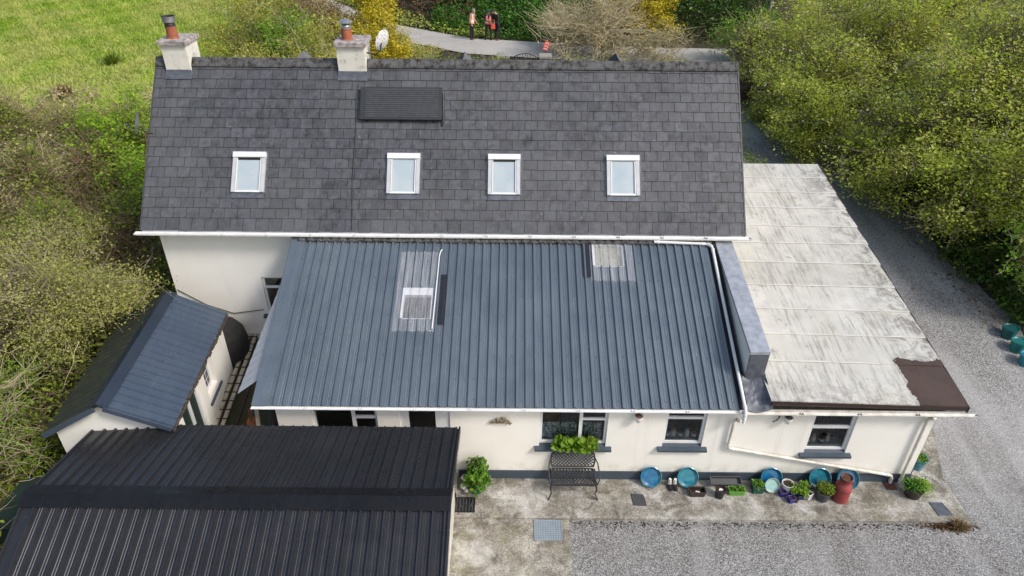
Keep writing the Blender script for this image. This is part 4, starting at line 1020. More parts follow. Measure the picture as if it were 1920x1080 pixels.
b = MB(); b.lathe([(.001, 1.15), (.2, 1.13), (.42, 1.02), (.56, .8), (.6, .55), (.6, 0), (.001, 0)], (-7.3, 13.8, .6), 26); b.obj('tank_shell', ['slate_edge'], T_)
b = MB(); b.lathe([(.12, 0), (.12, .05), (.001, .06)], (-7.3, 13.8, 1.73), 16); b.obj('lid', ['grey_plastic'], T_)
T_ = thing('oil_tank', 'dark green tank half hidden by the garage and the bushes', 'tank', (-8.9, 8.9, 0))
b = MB(); b.rbox(-9.6, -8.25, 8.1, 9.3, .1, 1.25, .12); b.obj('tank_shell', ['tank_green'], T_)
for x in (-9.3, -8.6):
    b = MB(); b.rbox(x, x + .18, 8.2, 9.2, 0, .1, .02); b.obj('support', ['stone'], T_)
b = MB(); b.lathe([(.11, 0), (.11, .05), (.001, .07)], (-8.95, 8.7, 1.25), 14); b.obj('cap', ['black'], T_)
def blobby(name, c, s, mat, lab, cat):
    b = MB(); prof = []
    N = 16; V = []; Fc = []
    for i in range(9):
        ph_ = math.pi * i / 8
        for j in range(N):
            t = 2 * math.pi * j / N; r = 1 + .15 * math.sin(3 * t + i) * math.sin(ph_)
            V.append((c[0] + s[0] * r * math.sin(ph_) * math.cos(t), c[1] + s[1] * r * math.sin(ph_) * math.sin(t), c[2] + s[2] * math.cos(ph_)))
    Fc = [(i * N + j, (i + 1) * N + j, (i + 1) * N + (j + 1) % N, i * N + (j + 1) % N) for i in range(8) for j in range(N)]
    b.add(V, Fc, 0, True); return tag(centre(b.obj(name, [mat])), lab, cat)
blobby('orange_sack', (-6.0, 11.62, .42), (.10, .13, .2), 'orange', 'bright orange plastic sack standing in the alley', 'sack')
blobby('orange_bag', (-5.25, 11.0, .5), (.06, .2, .35), 'orange', 'orange bag among the planks under the lean-to corner', 'bag')
for k, (x, mt_) in enumerate(((-5.52, 'rust'), (-5.38, 'wood'), (-5.12, 'grey_plastic'), (-5.0, 'dark_wood'))):
    b = MB(); b.obox((x, 10.25, .1), Vector((1, 0, 0)), Vector((0, .25, 1)).normalized(), Vector((0, 1, -.25)).normalized(), .08, 1.7, .03)
    tag(centre(b.obj('leaning_board', [mt_])), ['rusty', 'pale weathered', 'grey', 'dark'][k] + ' board leaning upright under the corner of the blue lean-to', 'board', 'boards leaning under the lean-to corner')

# ================================================================== terrace things
def saucer_mesh():
    b = MB(); b.lathe([(.001, .0), (.165, .0), (.21, .035), (.225, .075), (.215, .08), (.2, .045), (.16, .018), (.001, .014)], (0, 0, 0), 36, mis=[0, 0, 1, 1, 1, 0, 0]); return b
def saucer(lab, x, y, z, r, lean=62, mats=('blue_glaze', 'blue_glaze_rim'), rz=0., grp='glazed saucers leaning on the house wall'):
    o = saucer_mesh().obj('glazed_saucer', list(mats)); tag(o, lab, 'saucer', grp)
    o.scale = (r / .225,) * 3; o.rotation_euler = (R(lean), 0, R(rz)); o.location = (x, y, z); return o
saucer('deep blue glazed saucer leaning on the wall, first one right of the metal bench', 3.03, 10.25, .30, .23)
saucer('turquoise-blue saucer with two dark specks leaning between white-toed boots and long grey trough', 3.82, 10.25, .30, .23, mats=('teal_glaze', 'blue_glaze_rim'))
saucer('large blue saucer leaning behind the small pale green saucer', 5.62, 10.25, .30, .235)
saucer('small pale green saucer leaning in front of a larger blue saucer', 5.60, 10.08, .25, .165, mats=('pale_glaze', 'pale_rim'))
saucer('blue saucer leaning on the wall behind the grey pot of heather', 6.66, 10.25, .30, .24, mats=('teal_glaze', 'blue_glaze_rim'))
saucer('deep blue saucer leaning on the wall behind the red milk churn', 7.26, 10.24, .30, .245)

# bench ---------------------------------------------------------------
B = thing('garden_bench', 'grey cast metal garden bench with lattice seat and scalloped back', 'bench', (1.34, 10.0, .1))
bx0, bx1, byf, byb, bz = .86, 1.80, 9.80, 10.22, .55
def lattice(b, P, nu, nv, r, inside, sc_=1):
    "P(u,v) -> point; diamond net of bars"
    for s_ in (1, -1):
        for k in range(-nv, nu + nv):
            pts = []
            for q in range(0, nv * 4 + 1):
                v = q / (nv * 4); u = (k + (s_ * v * nv) + (0 if s_ > 0 else nv)) / nu if s_ > 0 else (k + nv - v * nv) / nu
                if 0 <= u <= 1 and inside(u, v): pts.append(P(u, v))
                else:
                    if len(pts) > 1: b.tube(pts, r, 4, cap=False)
                    pts = []
            if len(pts) > 1: b.tube(pts, r, 4, cap=False)
def Pseat(u, v): 
    w_ = .03 * math.sin(math.pi * v); return Vector((bx0 + .04 * v - (.0) + u * (bx1 - bx0 - .08 * v), byf + v * (byb - byf), bz - .02 + .015 * math.cos(2 * math.pi * v)))
b = MB(); lattice(b, Pseat, 13, 5, .0125, lambda u, v: True)
b.tube([Pseat(u / 12, 0) for u in range(13)], .017, 8); b.tube([Pseat(u / 12, 1) for u in range(13)], .014, 8); b.tube([Pseat(0, v / 6) for v in range(7)], .015, 8); b.tube([Pseat(1, v / 6) for v in range(7)], .015, 8)
b.box(bx0, bx1, byf - .01, byf + .004, bz - .07, bz - .012)
b.obj('seat', ['cast'], B)
def topz(u): return .30 + .07 * math.sin(math.pi * u) + .028 * abs(math.sin(4 * math.pi * u + 0))
def Pback(u, v): return Vector((bx0 + .03 - .03 * math.sin(math.pi * v) + u * (bx1 - bx0 - .06 + .06 * math.sin(math.pi * v)), byb + .01 + .10 * v, bz + .04 + v * topz(u)))
b = MB(); lattice(b, Pback, 12, 5, .012, lambda u, v: True)
b.tube([Pback(u / 40, 1) for u in range(41)], .017, 8); b.tube([Pback(0, v / 8) for v in range(9)], .016, 8); b.tube([Pback(1, v / 8) for v in range(9)], .016, 8)
b.tube([Pback(u / 40, 0) for u in range(41)], .012, 6)
for k in range(4):
    cu = (k + .5) / 4; c = Pback(cu, .86); b.tube([c + Vector((.07 * math.cos(t), .01 * math.sin(t), .035 * math.sin(t))) for t in [i * math.pi / 6 for i in range(13)]], .008, 5)
b.obj('backrest', ['cast'], B)
for s_, x in ((-1, bx0), (1, bx1)):
    b = MB(); b.tube([(x, byb + .05, bz + .25), (x + s_ * .04, byb - .08, bz + .24), (x + s_ * .06, byf + .1, bz + .20), (x + s_ * .05, byf - .02, bz + .12), (x + s_ * .02, byf, bz - .03)], .014, 8); b.obj('armrest', ['cast'], B)
    b = MB(); b.tube([(x, byf + .02, bz - .05), (x + s_ * .015, byf - .02, bz - .16), (x - s_ * .01, byf + .01, bz - .32), (x + s_ * .05, byf - .06, .11)], [.022, .018, .013, .017], 8); b.obj('leg', ['cast'], B)
    b = MB(); b.tube([(x, byb, bz - .03), (x + s_ * .01, byb + .02, bz - .2), (x + s_ * .03, byb + .05, .11)], [.02, .014, .015], 8); b.obj('leg', ['cast'], B)

def potted(name, lab, cat, x, y, z0, r, h, mat, foliage=None, taper=.78, lip=True, group=None):
    T = thing(name, lab, cat, (x, y, z0), 0, group)
    b = MB(); b.lathe([(.001, 0), (r * taper, 0), (r * .98, h * .93), (r * 1.06, h * .93) if lip else (r, h * .95), (r * 1.06 if lip else r, h), (r * .93, h), (r * .88, h * .8)], (x, y, z0), 26); b.obj('pot', [mat], T)
    b = MB(); b.lathe([(r * .9, h * .86), (.001, h * .88)], (x, y, z0), 20); b.obj('soil', ['soil'], T)
    return T
def sprig(T, c, rad, n, size, mat='lf_pot', up=.6, stems=8, name='leaves', aspect=.55):
    blob = [(c[0], c[1], c[2], rad[0], rad[1], rad[2])]
    P = blob_clumps(blob, n, .5); V, Fq, tint, _ = leaf_cloud(P, 5, size * .7, size, up, aspect)
    np_mesh(name, V, Fq, mat, tint, T)
    b0 = np.tile(np.array([[c[0], c[1], c[2] - rad[2]]]), (stems, 1)) + rng.normal(0, rad[0] * .15, (stems, 3)) * np.array([1, 1, 0])
    D = unit(stems) * np.array([.7, .7, .3]) + np.array([0, 0, 1]); D /= np.linalg.norm(D, axis=1, keepdims=True)
    (V, Fq), _ = strands(b0, D, rad[2] * 1.8, size * .09, .2); np_mesh('stem', V, Fq, 'twig_brown', None, T)
def trough(lab, x, y, z, L, W, Hh, mat, rz=0, fol=None, group=None, name='planter_trough'):
    T = thing(name, lab, 'planter', (x, y, z), R(rz), group)
    b = MB(); t = .012; k = .86
    o_ = [(-L / 2, -W / 2), (L / 2, -W / 2), (L / 2, W / 2), (-L / 2, W / 2)]
    V = [(a * k, c * k, 0) for a, c in o_] + [(a, c, Hh) for a, c in o_] + [(a * (1 - 2 * .014 / L), c * (1 - 2 * .014 / W), Hh) for a, c in o_] + [(a * k * .95, c * k * .9, Hh * .45) for a, c in o_]
    Fc = [(0, 3, 2, 1)]
    for q in range(3):
        Fc += [(q * 4 + i, q * 4 + (i + 1) % 4, (q + 1) * 4 + (i + 1) % 4, (q + 1) * 4 + i) for i in range(4)]
    Fc.append((12, 13, 14, 15)); b.add(V, Fc)
    for i in range(4):
        a, c = V[4 + i], V[4 + (i + 1) % 4]; b.tube([a, c], .011, 5)
    b.obj('trough', [mat], T, True)
    if fol:
        b = MB(); b.add([(a * .9, c * .85, Hh * .8) for a, c in o_], [(0, 1, 2, 3)]); b.obj('soil', ['soil'], T, True)
        P = np.stack([rng.uniform(-L * .42, L * .42, fol), rng.uniform(-W * .35, W * .35, fol), rng.uniform(Hh * .8, Hh * 1.15, fol)], 1)
        V, Fq, tint, _ = leaf_cloud(P, 4, .02, .04, .6); np_mesh('leaves', V, Fq, 'lf_pot', tint, T, world=False)
    return T
trough('long empty dark grey trough tilted against the plinth', 4.63, 10.2, .18, .66, .17, .13, 'grey_plastic').rotation_euler = (R(25), 0, 0)
T_ = trough('short grey-brown trough holding a white tag, left of the black bucket', 3.98, 9.93, .1, .34, .17, .14, 'brown_plastic')
b = MB(); b.add([(-.04, -.02, .10), (.05, -.04, .10), (.05, -.02, .115), (-.03, 0, .12)], [(0, 1, 2, 3)]); b.add([(-.03, .0, .09), (-.01, .02, .09), (.0, .0, .13)], [(0, 1, 2)]); b.obj('plant_tag', ['white_glaze'], T_, True)
trough('lime green trough of small red and green seedlings', 4.83, 9.97, .1, .34, .16, .13, 'green_plastic', 0, 60)
trough('square dark green planter full of green leaves beside the small pale saucer', 5.30, 10.06, .1, .24, .24, .2, 'dgreen_plastic', 0, 90)
T_ = potted('bucket', 'black bucket holding a white scrap, between the two short troughs', 'bucket', 4.45, 9.88, .1, .11, .24, 'black')
b = MB(); b.add([(4.40, 9.85, .32), (4.48, 9.84, .33), (4.5, 9.89, .32), (4.43, 9.9, .335)], [(0, 1, 2, 3)]); b.obj('scrap', ['white_glaze'], T_)
b = MB(); b.tube([(4.45 + .115 * math.cos(t), 9.88 + .115 * math.sin(t) * .5 - .05, .33 + .02 * math.sin(t)) for t in [math.pi + i * math.pi / 8 for i in range(9)]], .006, 5); b.obj('handle', ['black'], T_)
for k, (x, l) in enumerate(((3.44, 'left'), (3.55, 'right'))):
    b = MB(); V = []
    path = [(x, 10.12, .1 + .04), (x, 10.02, .14), (x + .01, 9.96, .17)]
    b.tube([(x, 10.18, .13), (x, 10.08, .14), (x + .01, 10.0, .13)], [.04, .045, .035], 10, 1); b.tube([(x, 10.17, .13), (x, 10.16, .22), (x - .01, 10.14, .33)], [.042, .04, .03], 10, 0)
    tag(centre(b.obj('garden_boot', ['white_glaze', 'black'])), l + ' one of a pair of black and white boots standing between two blue saucers', 'boot', 'pair of boots')
T_ = potted('ceramic_pot', 'white ceramic pot with buff inside, right of the small pale saucer', 'pot', 5.93, 10.05, .1, .12, .24, 'white_glaze', taper=.8)
b = MB(); b.lathe([(.112, .236), (.10, .17), (.001, .16)], (5.93, 10.05, .1), 22); b.obj('lining', ['cream_pot'], T_)
def sqpot(lab, x, y, w_, h_, mat, rz, plant=0, grp=None):
    T = trough(lab, x, y, .1, w_, w_, h_, mat, rz, plant, grp, 'square_pot')
    if not plant:
        b = MB(); b.add([(-w_ * .44, -w_ * .44, h_ * .85), (w_ * .44, -w_ * .44, h_ * .85), (w_ * .44, w_ * .44, h_ * .85), (-w_ * .44, w_ * .44, h_ * .85)], [(0, 1, 2, 3)]); b.obj('soil', ['soil'], T, True)
    return T
gp = 'small square pots in front of the white ceramic pot'
sqpot('small purple square pot of bare soil nearest the white ceramic pot', 5.80, 9.93, .13, .12, 'purple', 5, 0, gp)
T_ = sqpot('small purple square pot with a sprig, at the front of the pot cluster', 5.93, 9.76, .12, .12, 'purple', 12, 0, gp); sprig(T_, (0, 0, .17), (.04, .04, .05), 14, .04)
T_ = sqpot('small purple square pot with tall leafy plant, at the right of the cluster', 6.17, 9.86, .13, .12, 'purple', -8, 0, gp); 
OFF[T_.name] = (0, 0, 0); sprig(T_, (0, 0, .2), (.09, .09, .09), 40, .06, 'lf_fresh')
sprig(T_, (.04, .08, .34), (.05, .05, .1), 22, .05, 'lf_fresh', name='tall_shoot', stems=1)
T_ = potted('round_pot', 'tiny grey round pot beside the front purple pot', 'pot', 6.04, 9.76, .1, .055, .1, 'grey_plastic')
sqpot('small white square pot of dark soil turned diamond-wise', 6.33, 9.86, .13, .16, 'white_glaze', 30, 0)
T_ = sqpot('small purple square pot with leaves, behind the front purple pot', 6.03, 9.92, .12, .12, 'purple', 3, 0, gp); OFF[T_.name] = (0, 0, 0); sprig(T_, (0, 0, .2), (.08, .07, .08), 30, .055, 'lf_fresh')
T_ = potted('plant_pot', 'dark grey pot of bushy heather in front of a blue saucer', 'potted plant', 6.62, 9.86, .1, .165, .25, 'grey_plastic'); sprig(T_, (6.62, 9.86, .42), (.17, .16, .13), 190, .035, 'lf_bramble', .8, 20); sprig(T_, (6.72, 9.84, .45), (.06, .07, .08), 30, .045, 'lf_fresh', name='bright_leaves')
# milk churn
T_ = thing('milk_churn', 'faded red metal milk churn with rusty lid in front of a blue saucer', 'milk churn', (7.0, 9.86, .1))
b = MB(); b.lathe([(.001, 0), (.165, 0), (.17, .015), (.165, .04), (.165, .36), (.172, .375), (.165, .39), (.15, .43), (.105, .50), (.1, .56), (.13, .575), (.13, .59), (.1, .585)], (7.0, 9.86, .1), 30); b.obj('churn_body', ['red_paint'], T_)
b = MB(); b.lathe([(.095, .56), (.115, .60), (.125, .625), (.125, .65), (.108, .65), (.09, .615), (.001, .61)], (7.0, 9.86, .1), 26); b.tube([(6.94, 9.86, .735), (6.96, 9.86, .75), (7.04, 9.86, .75), (7.06, 9.86, .735)], .012, 6); b.obj('lid', ['rust'], T_)
for s_ in (-1, 1):
    b = MB(); b.tube([(7 + s_ * .11, 9.86, .62), (7 + s_ * .175, 9.86, .60), (7 + s_ * .18, 9.86, .54), (7 + s_ * .15, 9.86, .5)], .011, 6); b.obj('handle', ['red_paint'], T_)
# spiky plant at the corner
T_ = potted('plant_pot', 'dark brown pot of long arching grassy leaves at the house corner', 'potted plant', 8.60, 9.98, .1, .2, .26, 'brown_plastic')
def spiky(T, c, n, L, w_, mat, sag=.5):
    P0 = np.array(c)[None] + rng.normal(0, .05, (n, 3)) * np.array([1, 1, .3]); D = unit(n); D[:, 2] = np.abs(D[:, 2]) + .55; D /= np.linalg.norm(D, axis=1, keepdims=True)
    K = 6; t = np.linspace(0, 1, K); ln_ = rng.uniform(.6, 1, n) * L
    P = P0[:, None] + D[:, None] * t[None, :, None] * ln_[:, None, None]; P[:, :, 2] -= (sag * ln_[:, None] * t[None] ** 2.2)
    S_ = np.cross(D, [0, 0, 1]); S_ /= np.linalg.norm(S_, axis=1, keepdims=True) + 1e-9
    wv = (w_ * np.array([.7, 1, .95, .7, .4, .05]))[None, :, None]
    A = P - S_[:, None] * wv; Bq = P + S_[:, None] * wv; V = np.stack([A, Bq], 2).reshape(-1, 3)
    i = np.arange(n * K * 2).reshape(n, K, 2); Fq = np.stack([i[:, :-1, 0], i[:, :-1, 1], i[:, 1:, 1], i[:, 1:, 0]], -1).reshape(-1, 4)
    return np_mesh('leaves', V, Fq, mat, np.repeat(rng.uniform(0, 1, n), K - 1), T)
spiky(T_, (8.48, 9.96, .36), 60, .40, .018, 'lf_green'); spiky(T_, (8.74, 10.02, .36), 130, .42, .011, 'lf_fresh', .75)
T_ = potted('glazed_pot', 'blue glazed pot of low green leaves beside the right wall', 'pot', 9.06, 10.75, .12, .17, .3, 'blue_glaze_rim'); sprig(T_, (9.06, 10.75, .41), (.13, .13, .04), 60, .05, 'lf_pot')
T_ = potted('glazed_pot', 'tall blue glazed pot of bare brown soil beside the right wall', 'pot', 9.06, 11.55, .15, .2, .48, 'teal_glaze'); b = MB(); b.lathe([(.186, .44), (.001, .45)], (9.06, 11.55, .15), 22); b.obj('top_soil', ['rust'], T_)
# plant left of the bench
T_ = potted('plant_pot', 'dark pot of broad leafy plant by the patio doorstep', 'potted plant', -.72, 10.0, .1, .17, .28, 'dgreen_plastic'); sprig(T_, (-.70, 10.02, .52), (.22, .18, .24), 95, .11, 'lf_pot', .5, 14, aspect=.7); sprig(T_, (-.72, 10.08, .82), (.10, .1, .12), 24, .08, 'lf_dark', .5, 6, name='top_leaves')
b = MB(); b.tube([(-.86, 9.97, .32), (-.92, 9.97, .44), (-.84, 9.96, .55), (-.72, 9.94, .6)], .018, 8); b.obj('hoop', ['wood'], T_)
for k, (x, y, z, s_) in enumerate(((-.98, 10.12, .34, .075), (-1.0, 10.0, .2, .07), (-.93, 9.92, .17, .05))):
    blobby('pebble', (x, y, z), (s_, s_, s_ * .8), 'white_glaze', ['largest white stone on the doorstep edge', 'middle white stone beside the leafy plant pot', 'smallest white stone beside the leafy plant pot'][k], 'stone')['group'] = 'white stones by the leafy pot'
# window box
T_ = thing('window_box', 'window box of bright green leaves on the blue sill above the bench', 'window box', (1.33, 10.3, 1.03))
b = MB(); b.rbox(.93, 1.74, 10.24, 10.38, 1.03, 1.13, .01); b.obj('box', ['brown_plastic'], T_)
P = np.stack([rng.uniform(.92, 1.76, 120), rng.uniform(10.16, 10.36, 120), rng.uniform(1.1, 1.36, 120)], 1); V, Fq, tint, _ = leaf_cloud(P, 4, .03, .10, .35, .75); np_mesh('leaves', V, Fq, 'lf_fresh', tint, T_)
P = np.stack([rng.uniform(1.55, 1.8, 26), rng.uniform(10.16, 10.36, 26), rng.uniform(1.08, 1.36, 26)], 1); V, Fq, tint, _ = leaf_cloud(P, 4, .03, .09, .35, .5); np_mesh('reddish_leaves', V, Fq, 'lf_bramble', tint, T_)
# wall ornament
T_ = thing('wall_ornament', 'driftwood ornament of knotted roots fixed to the cream wall', 'ornament', (-.2, 10.33, 1.75))
b = MB(); b.lathe([(.001, 0)], (0, 0, 0), 3) if False else None
for k in range(26):
    a = random.uniform(0, math.pi); x = -.21 + .19 * math.cos(a) * random.uniform(.2, 1); z = 1.78 + .12 * math.sin(a) * random.uniform(.1, 1) * (1 - abs(x + .21) * 2)
    b.tube([(x, 10.33, z), (x + random.uniform(-.07, .07), 10.27, z + random.uniform(-.04, .05)), (x + random.uniform(-.1, .1), 10.32, z + random.uniform(-.05, .05))], [.02, .016, .008], 6)
b.obj('knotted_roots', ['driftwood'], T_)
b = MB(); b.hexa([(-.45, 10.30, 1.745), (.03, 10.30, 1.745), (.0, 10.345, 1.735), (-.42, 10.345, 1.735), (-.45, 10.30, 1.765), (.03, 10.30, 1.765), (-.05, 10.345, 1.79), (-.36, 10.345, 1.79)]); b.obj('base', ['driftwood'], T_)
# hanging pots under the eaves
for k, (x, lab) in enumerate(((2.59, 'brown and white wall pot hung under the eaves between two windows'), (5.62, 'white and blue wall pot hung under the eaves beside the leaning pipe'))):
    T_ = thing('wall_pot', lab, 'wall pot', (x, 10.25, 1.92))
    b = MB(); b.lathe([(.001, -.04), (.05, -.02), (.085, .06), (.09, .13), (.08, .13), (.075, .08)], (x, 10.24, 1.92), 20); b.obj('pot', ['white_glaze'], T_)
    b = MB(); b.lathe([(.08, .1), (.06, .14), (.001, .15)], (x, 10.24, 1.92), 14); b.obj('dry_plant', ['rust' if k == 0 else 'grey_plastic'], T_)
    b = MB(); b.tube([(x, 10.34, 2.1), (x, 10.26, 2.12), (x, 10.25, 2.06)], .006, 5); b.obj('hook', ['black'], T_)
b = MB(); b.tube([(5.47, 10.34, 2.08), (5.46, 10.3, 2.0), (5.40, 10.27, 1.93), (5.33, 10.27, 1.90)], .013, 6); tag(centre(b.obj('wall_hook', ['black'])), 'small black bracket on the wall left of the white and blue pot', 'bracket')
# curtains, jars behind panes
for x0, x1 in ((.655, 1.39), (1.47, 1.91)):
    b = MB(); n_ = 40; V = []
    for i in range(n_ + 1):
        x = x0 + (x1 - x0) * i / n_; y = 10.52 + .012 * math.sin(i * 1.1); V += [(x, y, 1.14), (x, y, 1.60)]
    b.add(V, [(2 * i, 2 * i + 2, 2 * i + 3, 2 * i + 1) for i in range(n_)], 0, True); tag(centre(b.obj('lace_curtain', ['lace'])), ('wide' if x0 < 1 else 'narrow') + ' white lace curtain behind the window above the bench', 'curtain', 'lace curtains')
jl = ['blue and white', 'brown', 'grey', 'white', 'dark red']
for wi, (x0, n_, z, wn) in enumerate(((3.32, 5, 1.18, 'the window left of the leaning pipe'), (6.34, 4, 1.06, 'the rightmost front window'))):
    for k in range(n_):
        x = x0 + k * .14 + random.uniform(-.01, .01); s_ = random.uniform(.8, 1.15); mt_ = ['blue_glaze', 'cream_pot', 'grey_plastic', 'white_glaze', 'red_paint'][k]
        b = MB(); b.lathe([(.001, 0), (.05 * s_, 0), (.058 * s_, .05), (.055 * s_, .12), (.035 * s_, .16), (.042 * s_, .19), (.001, .19)], (x, 10.56 + .04 * (k % 2), z), 16, mis=[0, 0, 1, 0, 0, 0]); tag(centre(b.obj('ornament_jar', [mt_, 'white_glaze'])), f'{jl[k]} jar on the inner sill of {wn}', 'jar', 'jars on the inner window sills')
b = MB(); b.box(3.2, 4.0, 10.492, 10.7, 1.10, 1.178); b.box(6.22, 7.08, 10.492, 10.7, .96, 1.058); b.box(.61, 1.99, 10.492, 10.7, 1.06, 1.12); b.obj('inner_sill', ['white_upvc'], H)
# covers and drains in the paving
def cover(name, lab, cat, V, z, mat, fm=None):
    T = thing(name, lab, cat, (V[0][0], V[0][1], z)); b = MB(); P = [(x, y, z + .008) for x, y in V]; b.add(P + [(x, y, z - .01) for x, y, _ in P], [(0, 1, 2, 3), (0, 4, 5, 1), (1, 5, 6, 2), (2, 6, 7, 3), (3, 7, 4, 0)]); b.obj('cover_plate', [mat], T)
    b = MB()
    for i in range(4): b.tube([(V[i][0], V[i][1], z + .004), (V[(i + 1) % 4][0], V[(i + 1) % 4][1], z + .004)], .012, 5)
    b.obj('frame', [fm or mat], T)
cover('access_cover', 'square black plastic drain cover in the footpath right of the bench', 'drain cover', [(2.60, 9.63), (2.86, 9.61), (2.83, 9.90), (2.58, 9.92)], .1, 'grey_plastic')
cover('access_cover', 'grey metal cover near the right end of the footpath', 'drain cover', [(8.92, 9.42), (9.2, 9.42), (9.17, 9.78), (8.90, 9.78)], .1, 'steel', 'stone') if False else cover('access_cover', 'grey cover at the right end of the footpath', 'drain cover', [(8.90, 9.43), (9.19, 9.43), (9.13, 9.76), (8.87, 9.77)], .1, 'dark_lead')
cover('chequer_plate_cover', 'large pale blue chequer plate cover in the concrete yard', 'manhole cover', [(.50, 8.80), (1.05, 8.80), (1.06, 9.27), (.50, 9.28)], .032, 'plate')
T_ = thing('drain_grate', 'black drain grating beside the garage corner', 'drain', (-1.0, 9.5, .1)); b = MB(); b.box(-1.14, -.73, 9.4, 9.8, .095, .108); b.obj('gully', ['black'], T_)
b = MB()
for k in range(6): b.box(-1.12 + k * .065, -1.10 + k * .065, 9.42, 9.78, .109, .125)
b.tube([(-1.1, 9.72, .125), (-1.0, 9.5, .125), (-.92, 9.66, .125), (-.84, 9.48, .125), (-.78, 9.7, .125)], .012, 5); b.obj('bars', ['grey_plastic'], T_)
b = MB(); b.box(8.12, 8.36, 10.1, 10.31, .101, .112); tag(centre(b.obj('gully_trap', ['rust'])), 'small rusty gully under the two white downpipes', 'drain')
# water butts by the hedge
def barrel(lab, x, y, mat, s_=1.):
    z = g1(x, y); T = thing('plastic_tub', lab, 'tub', (x, y, z), 0, 'round tubs along the drive edge'); b = MB()
    b.lathe([(.001, 0), (.19 * s_, 0), (.235 * s_, .28), (.25 * s_, .28), (.25 * s_, .32), (.22 * s_, .32)], (x, y, z), 26); b.obj('tub', [mat], T)
    b = MB(); b.lathe([(.222 * s_, .315), (.19 * s_, .29), (.001, .285)], (x, y, z), 26); b.obj('lid', [mat], T)
barrel('dark teal round tub half under the hedge, farthest of the row', 13.25, 14.75, 'tub_teal', .8); barrel('teal round tub with flat lid, middle of the row at the drive edge', 13.22, 14.27, 'teal', .8); barrel('pale turquoise round tub cut by the right edge of the photo', 13.2, 13.8, 'teal_glaze', .8)

# ================================================================== road sign, gate, gate pillars
zs = 2.4
T_ = thing('road_sign', 'small tilted red and white sign on a thin post by the road', 'sign', (1.62, 35.6, 2.3)); b = MB(); b.tube([(1.64, 35.6, 2.25), (1.60, 35.6, 3.3)], .022, 6); b.obj('post', ['dark_wood'], T_)
b = MB(); q = R(-18); ux = Vector((math.cos(q), 0, math.sin(q))); uz = Vector((-math.sin(q), 0, math.cos(q))); c0 = Vector((1.42, 35.57, 3.22)); b.obox(c0, ux, uz, Vector((0, 1, 0)), .28, .46, .02); b.obj('sign_panel', ['sign_red'] if 'sign_red' in M else ['orange'], T_) if False else None
M['sign_red'] = simple('sign_red', (.8, .1, .06), (.7, .08, .05), 4, .5)
b.obj('sign_panel', ['sign_red'], T_)
b = MB()
for k in range(3):
    p = c0 + uz * (.03 + .14 * k) + Vector((0, -.003, 0)); b.add([p + ux * .04, p + ux * .14 + uz * .05, p + ux * .24, p + ux * .24 + uz * .05, p + ux * .14 + uz * .10, p + ux * .04 + uz * .05], [(0, 1, 4, 5), (1, 2, 3, 4)])
b.obj('white_chevrons', ['white_upvc'], T_)
T_ = thing('garden_gate', 'low dark metal garden gate between two stone piers in front of the road', 'gate', (.55, 34.9, 2.25))
b = MB()
for z in (2.35, 2.9): b.tube([(-.15, 34.9, z), (1.25, 34.9, z)], .02, 6)
b.tube([(-.15 + 1.4 * i / 12, 34.9, 2.95 + .22 * math.sin(math.pi * i / 12)) for i in range(13)], .02, 6)
b.obj('frame', ['black'], T_)
for k in range(11):
    x = -.1 + k * .13; b = MB(); b.tube([(x, 34.9, 2.3), (x, 34.9, 2.95 + .2 * math.sin(math.pi * (x + .15) / 1.4))], .012, 5); b.obj('bar', ['black'], T_)
for x, l in ((-.55, 'left'), (1.55, 'right')):
    b = MB(); b.rbox(x - .25, x + .25, 34.7, 35.2, 2.0, 3.0, .02); b.rbox(x - .32, x + .32, 34.63, 35.27, 3.0, 3.12, .03); tag(centre(b.obj('gate_pier', ['stone'])), f'grey stone pier on the {l} of the garden gate', 'gate pier', 'gate piers')

# ================================================================== people
M['hi_vis'] = simple('orange_pink_hi_vis', (.95, .33, .2), (.85, .25, .13), 12, .6)
M['hi_vis_red'] = simple('red_hi_vis', (.9, .12, .08), (.75, .08, .06), 12, .6)
M['reflective'] = simple('reflective_strip', (.85, .82, .78), (.7, .7, .66), 12, .4)
M['navy'] = simple('navy_cloth', (.012, .013, .022), (.018, .018, .03), 14, .9)
M['charcoal'] = simple('charcoal_jacket', (.028, .028, .03), (.018, .018, .02), 14, .85)
M['pink_shirt'] = simple('dusty_sleeve', (.38, .26, .22), (.3, .2, .17), 14, .9)
M['grey_hair'] = simple('grey_hair', (.3, .28, .25), (.2, .18, .16), 30, .9)
M['dark_hair'] = simple('dark_hair', (.02, .016, .012), (.035, .028, .02), 30, .8)
M['shoe_brown'] = simple('brown_shoe', (.16, .07, .04), (.1, .05, .03), 20, .6)
M['green_cap'] = simple('dark_green_cap', (.01, .06, .04), (.01, .04, .03), 20, .8)
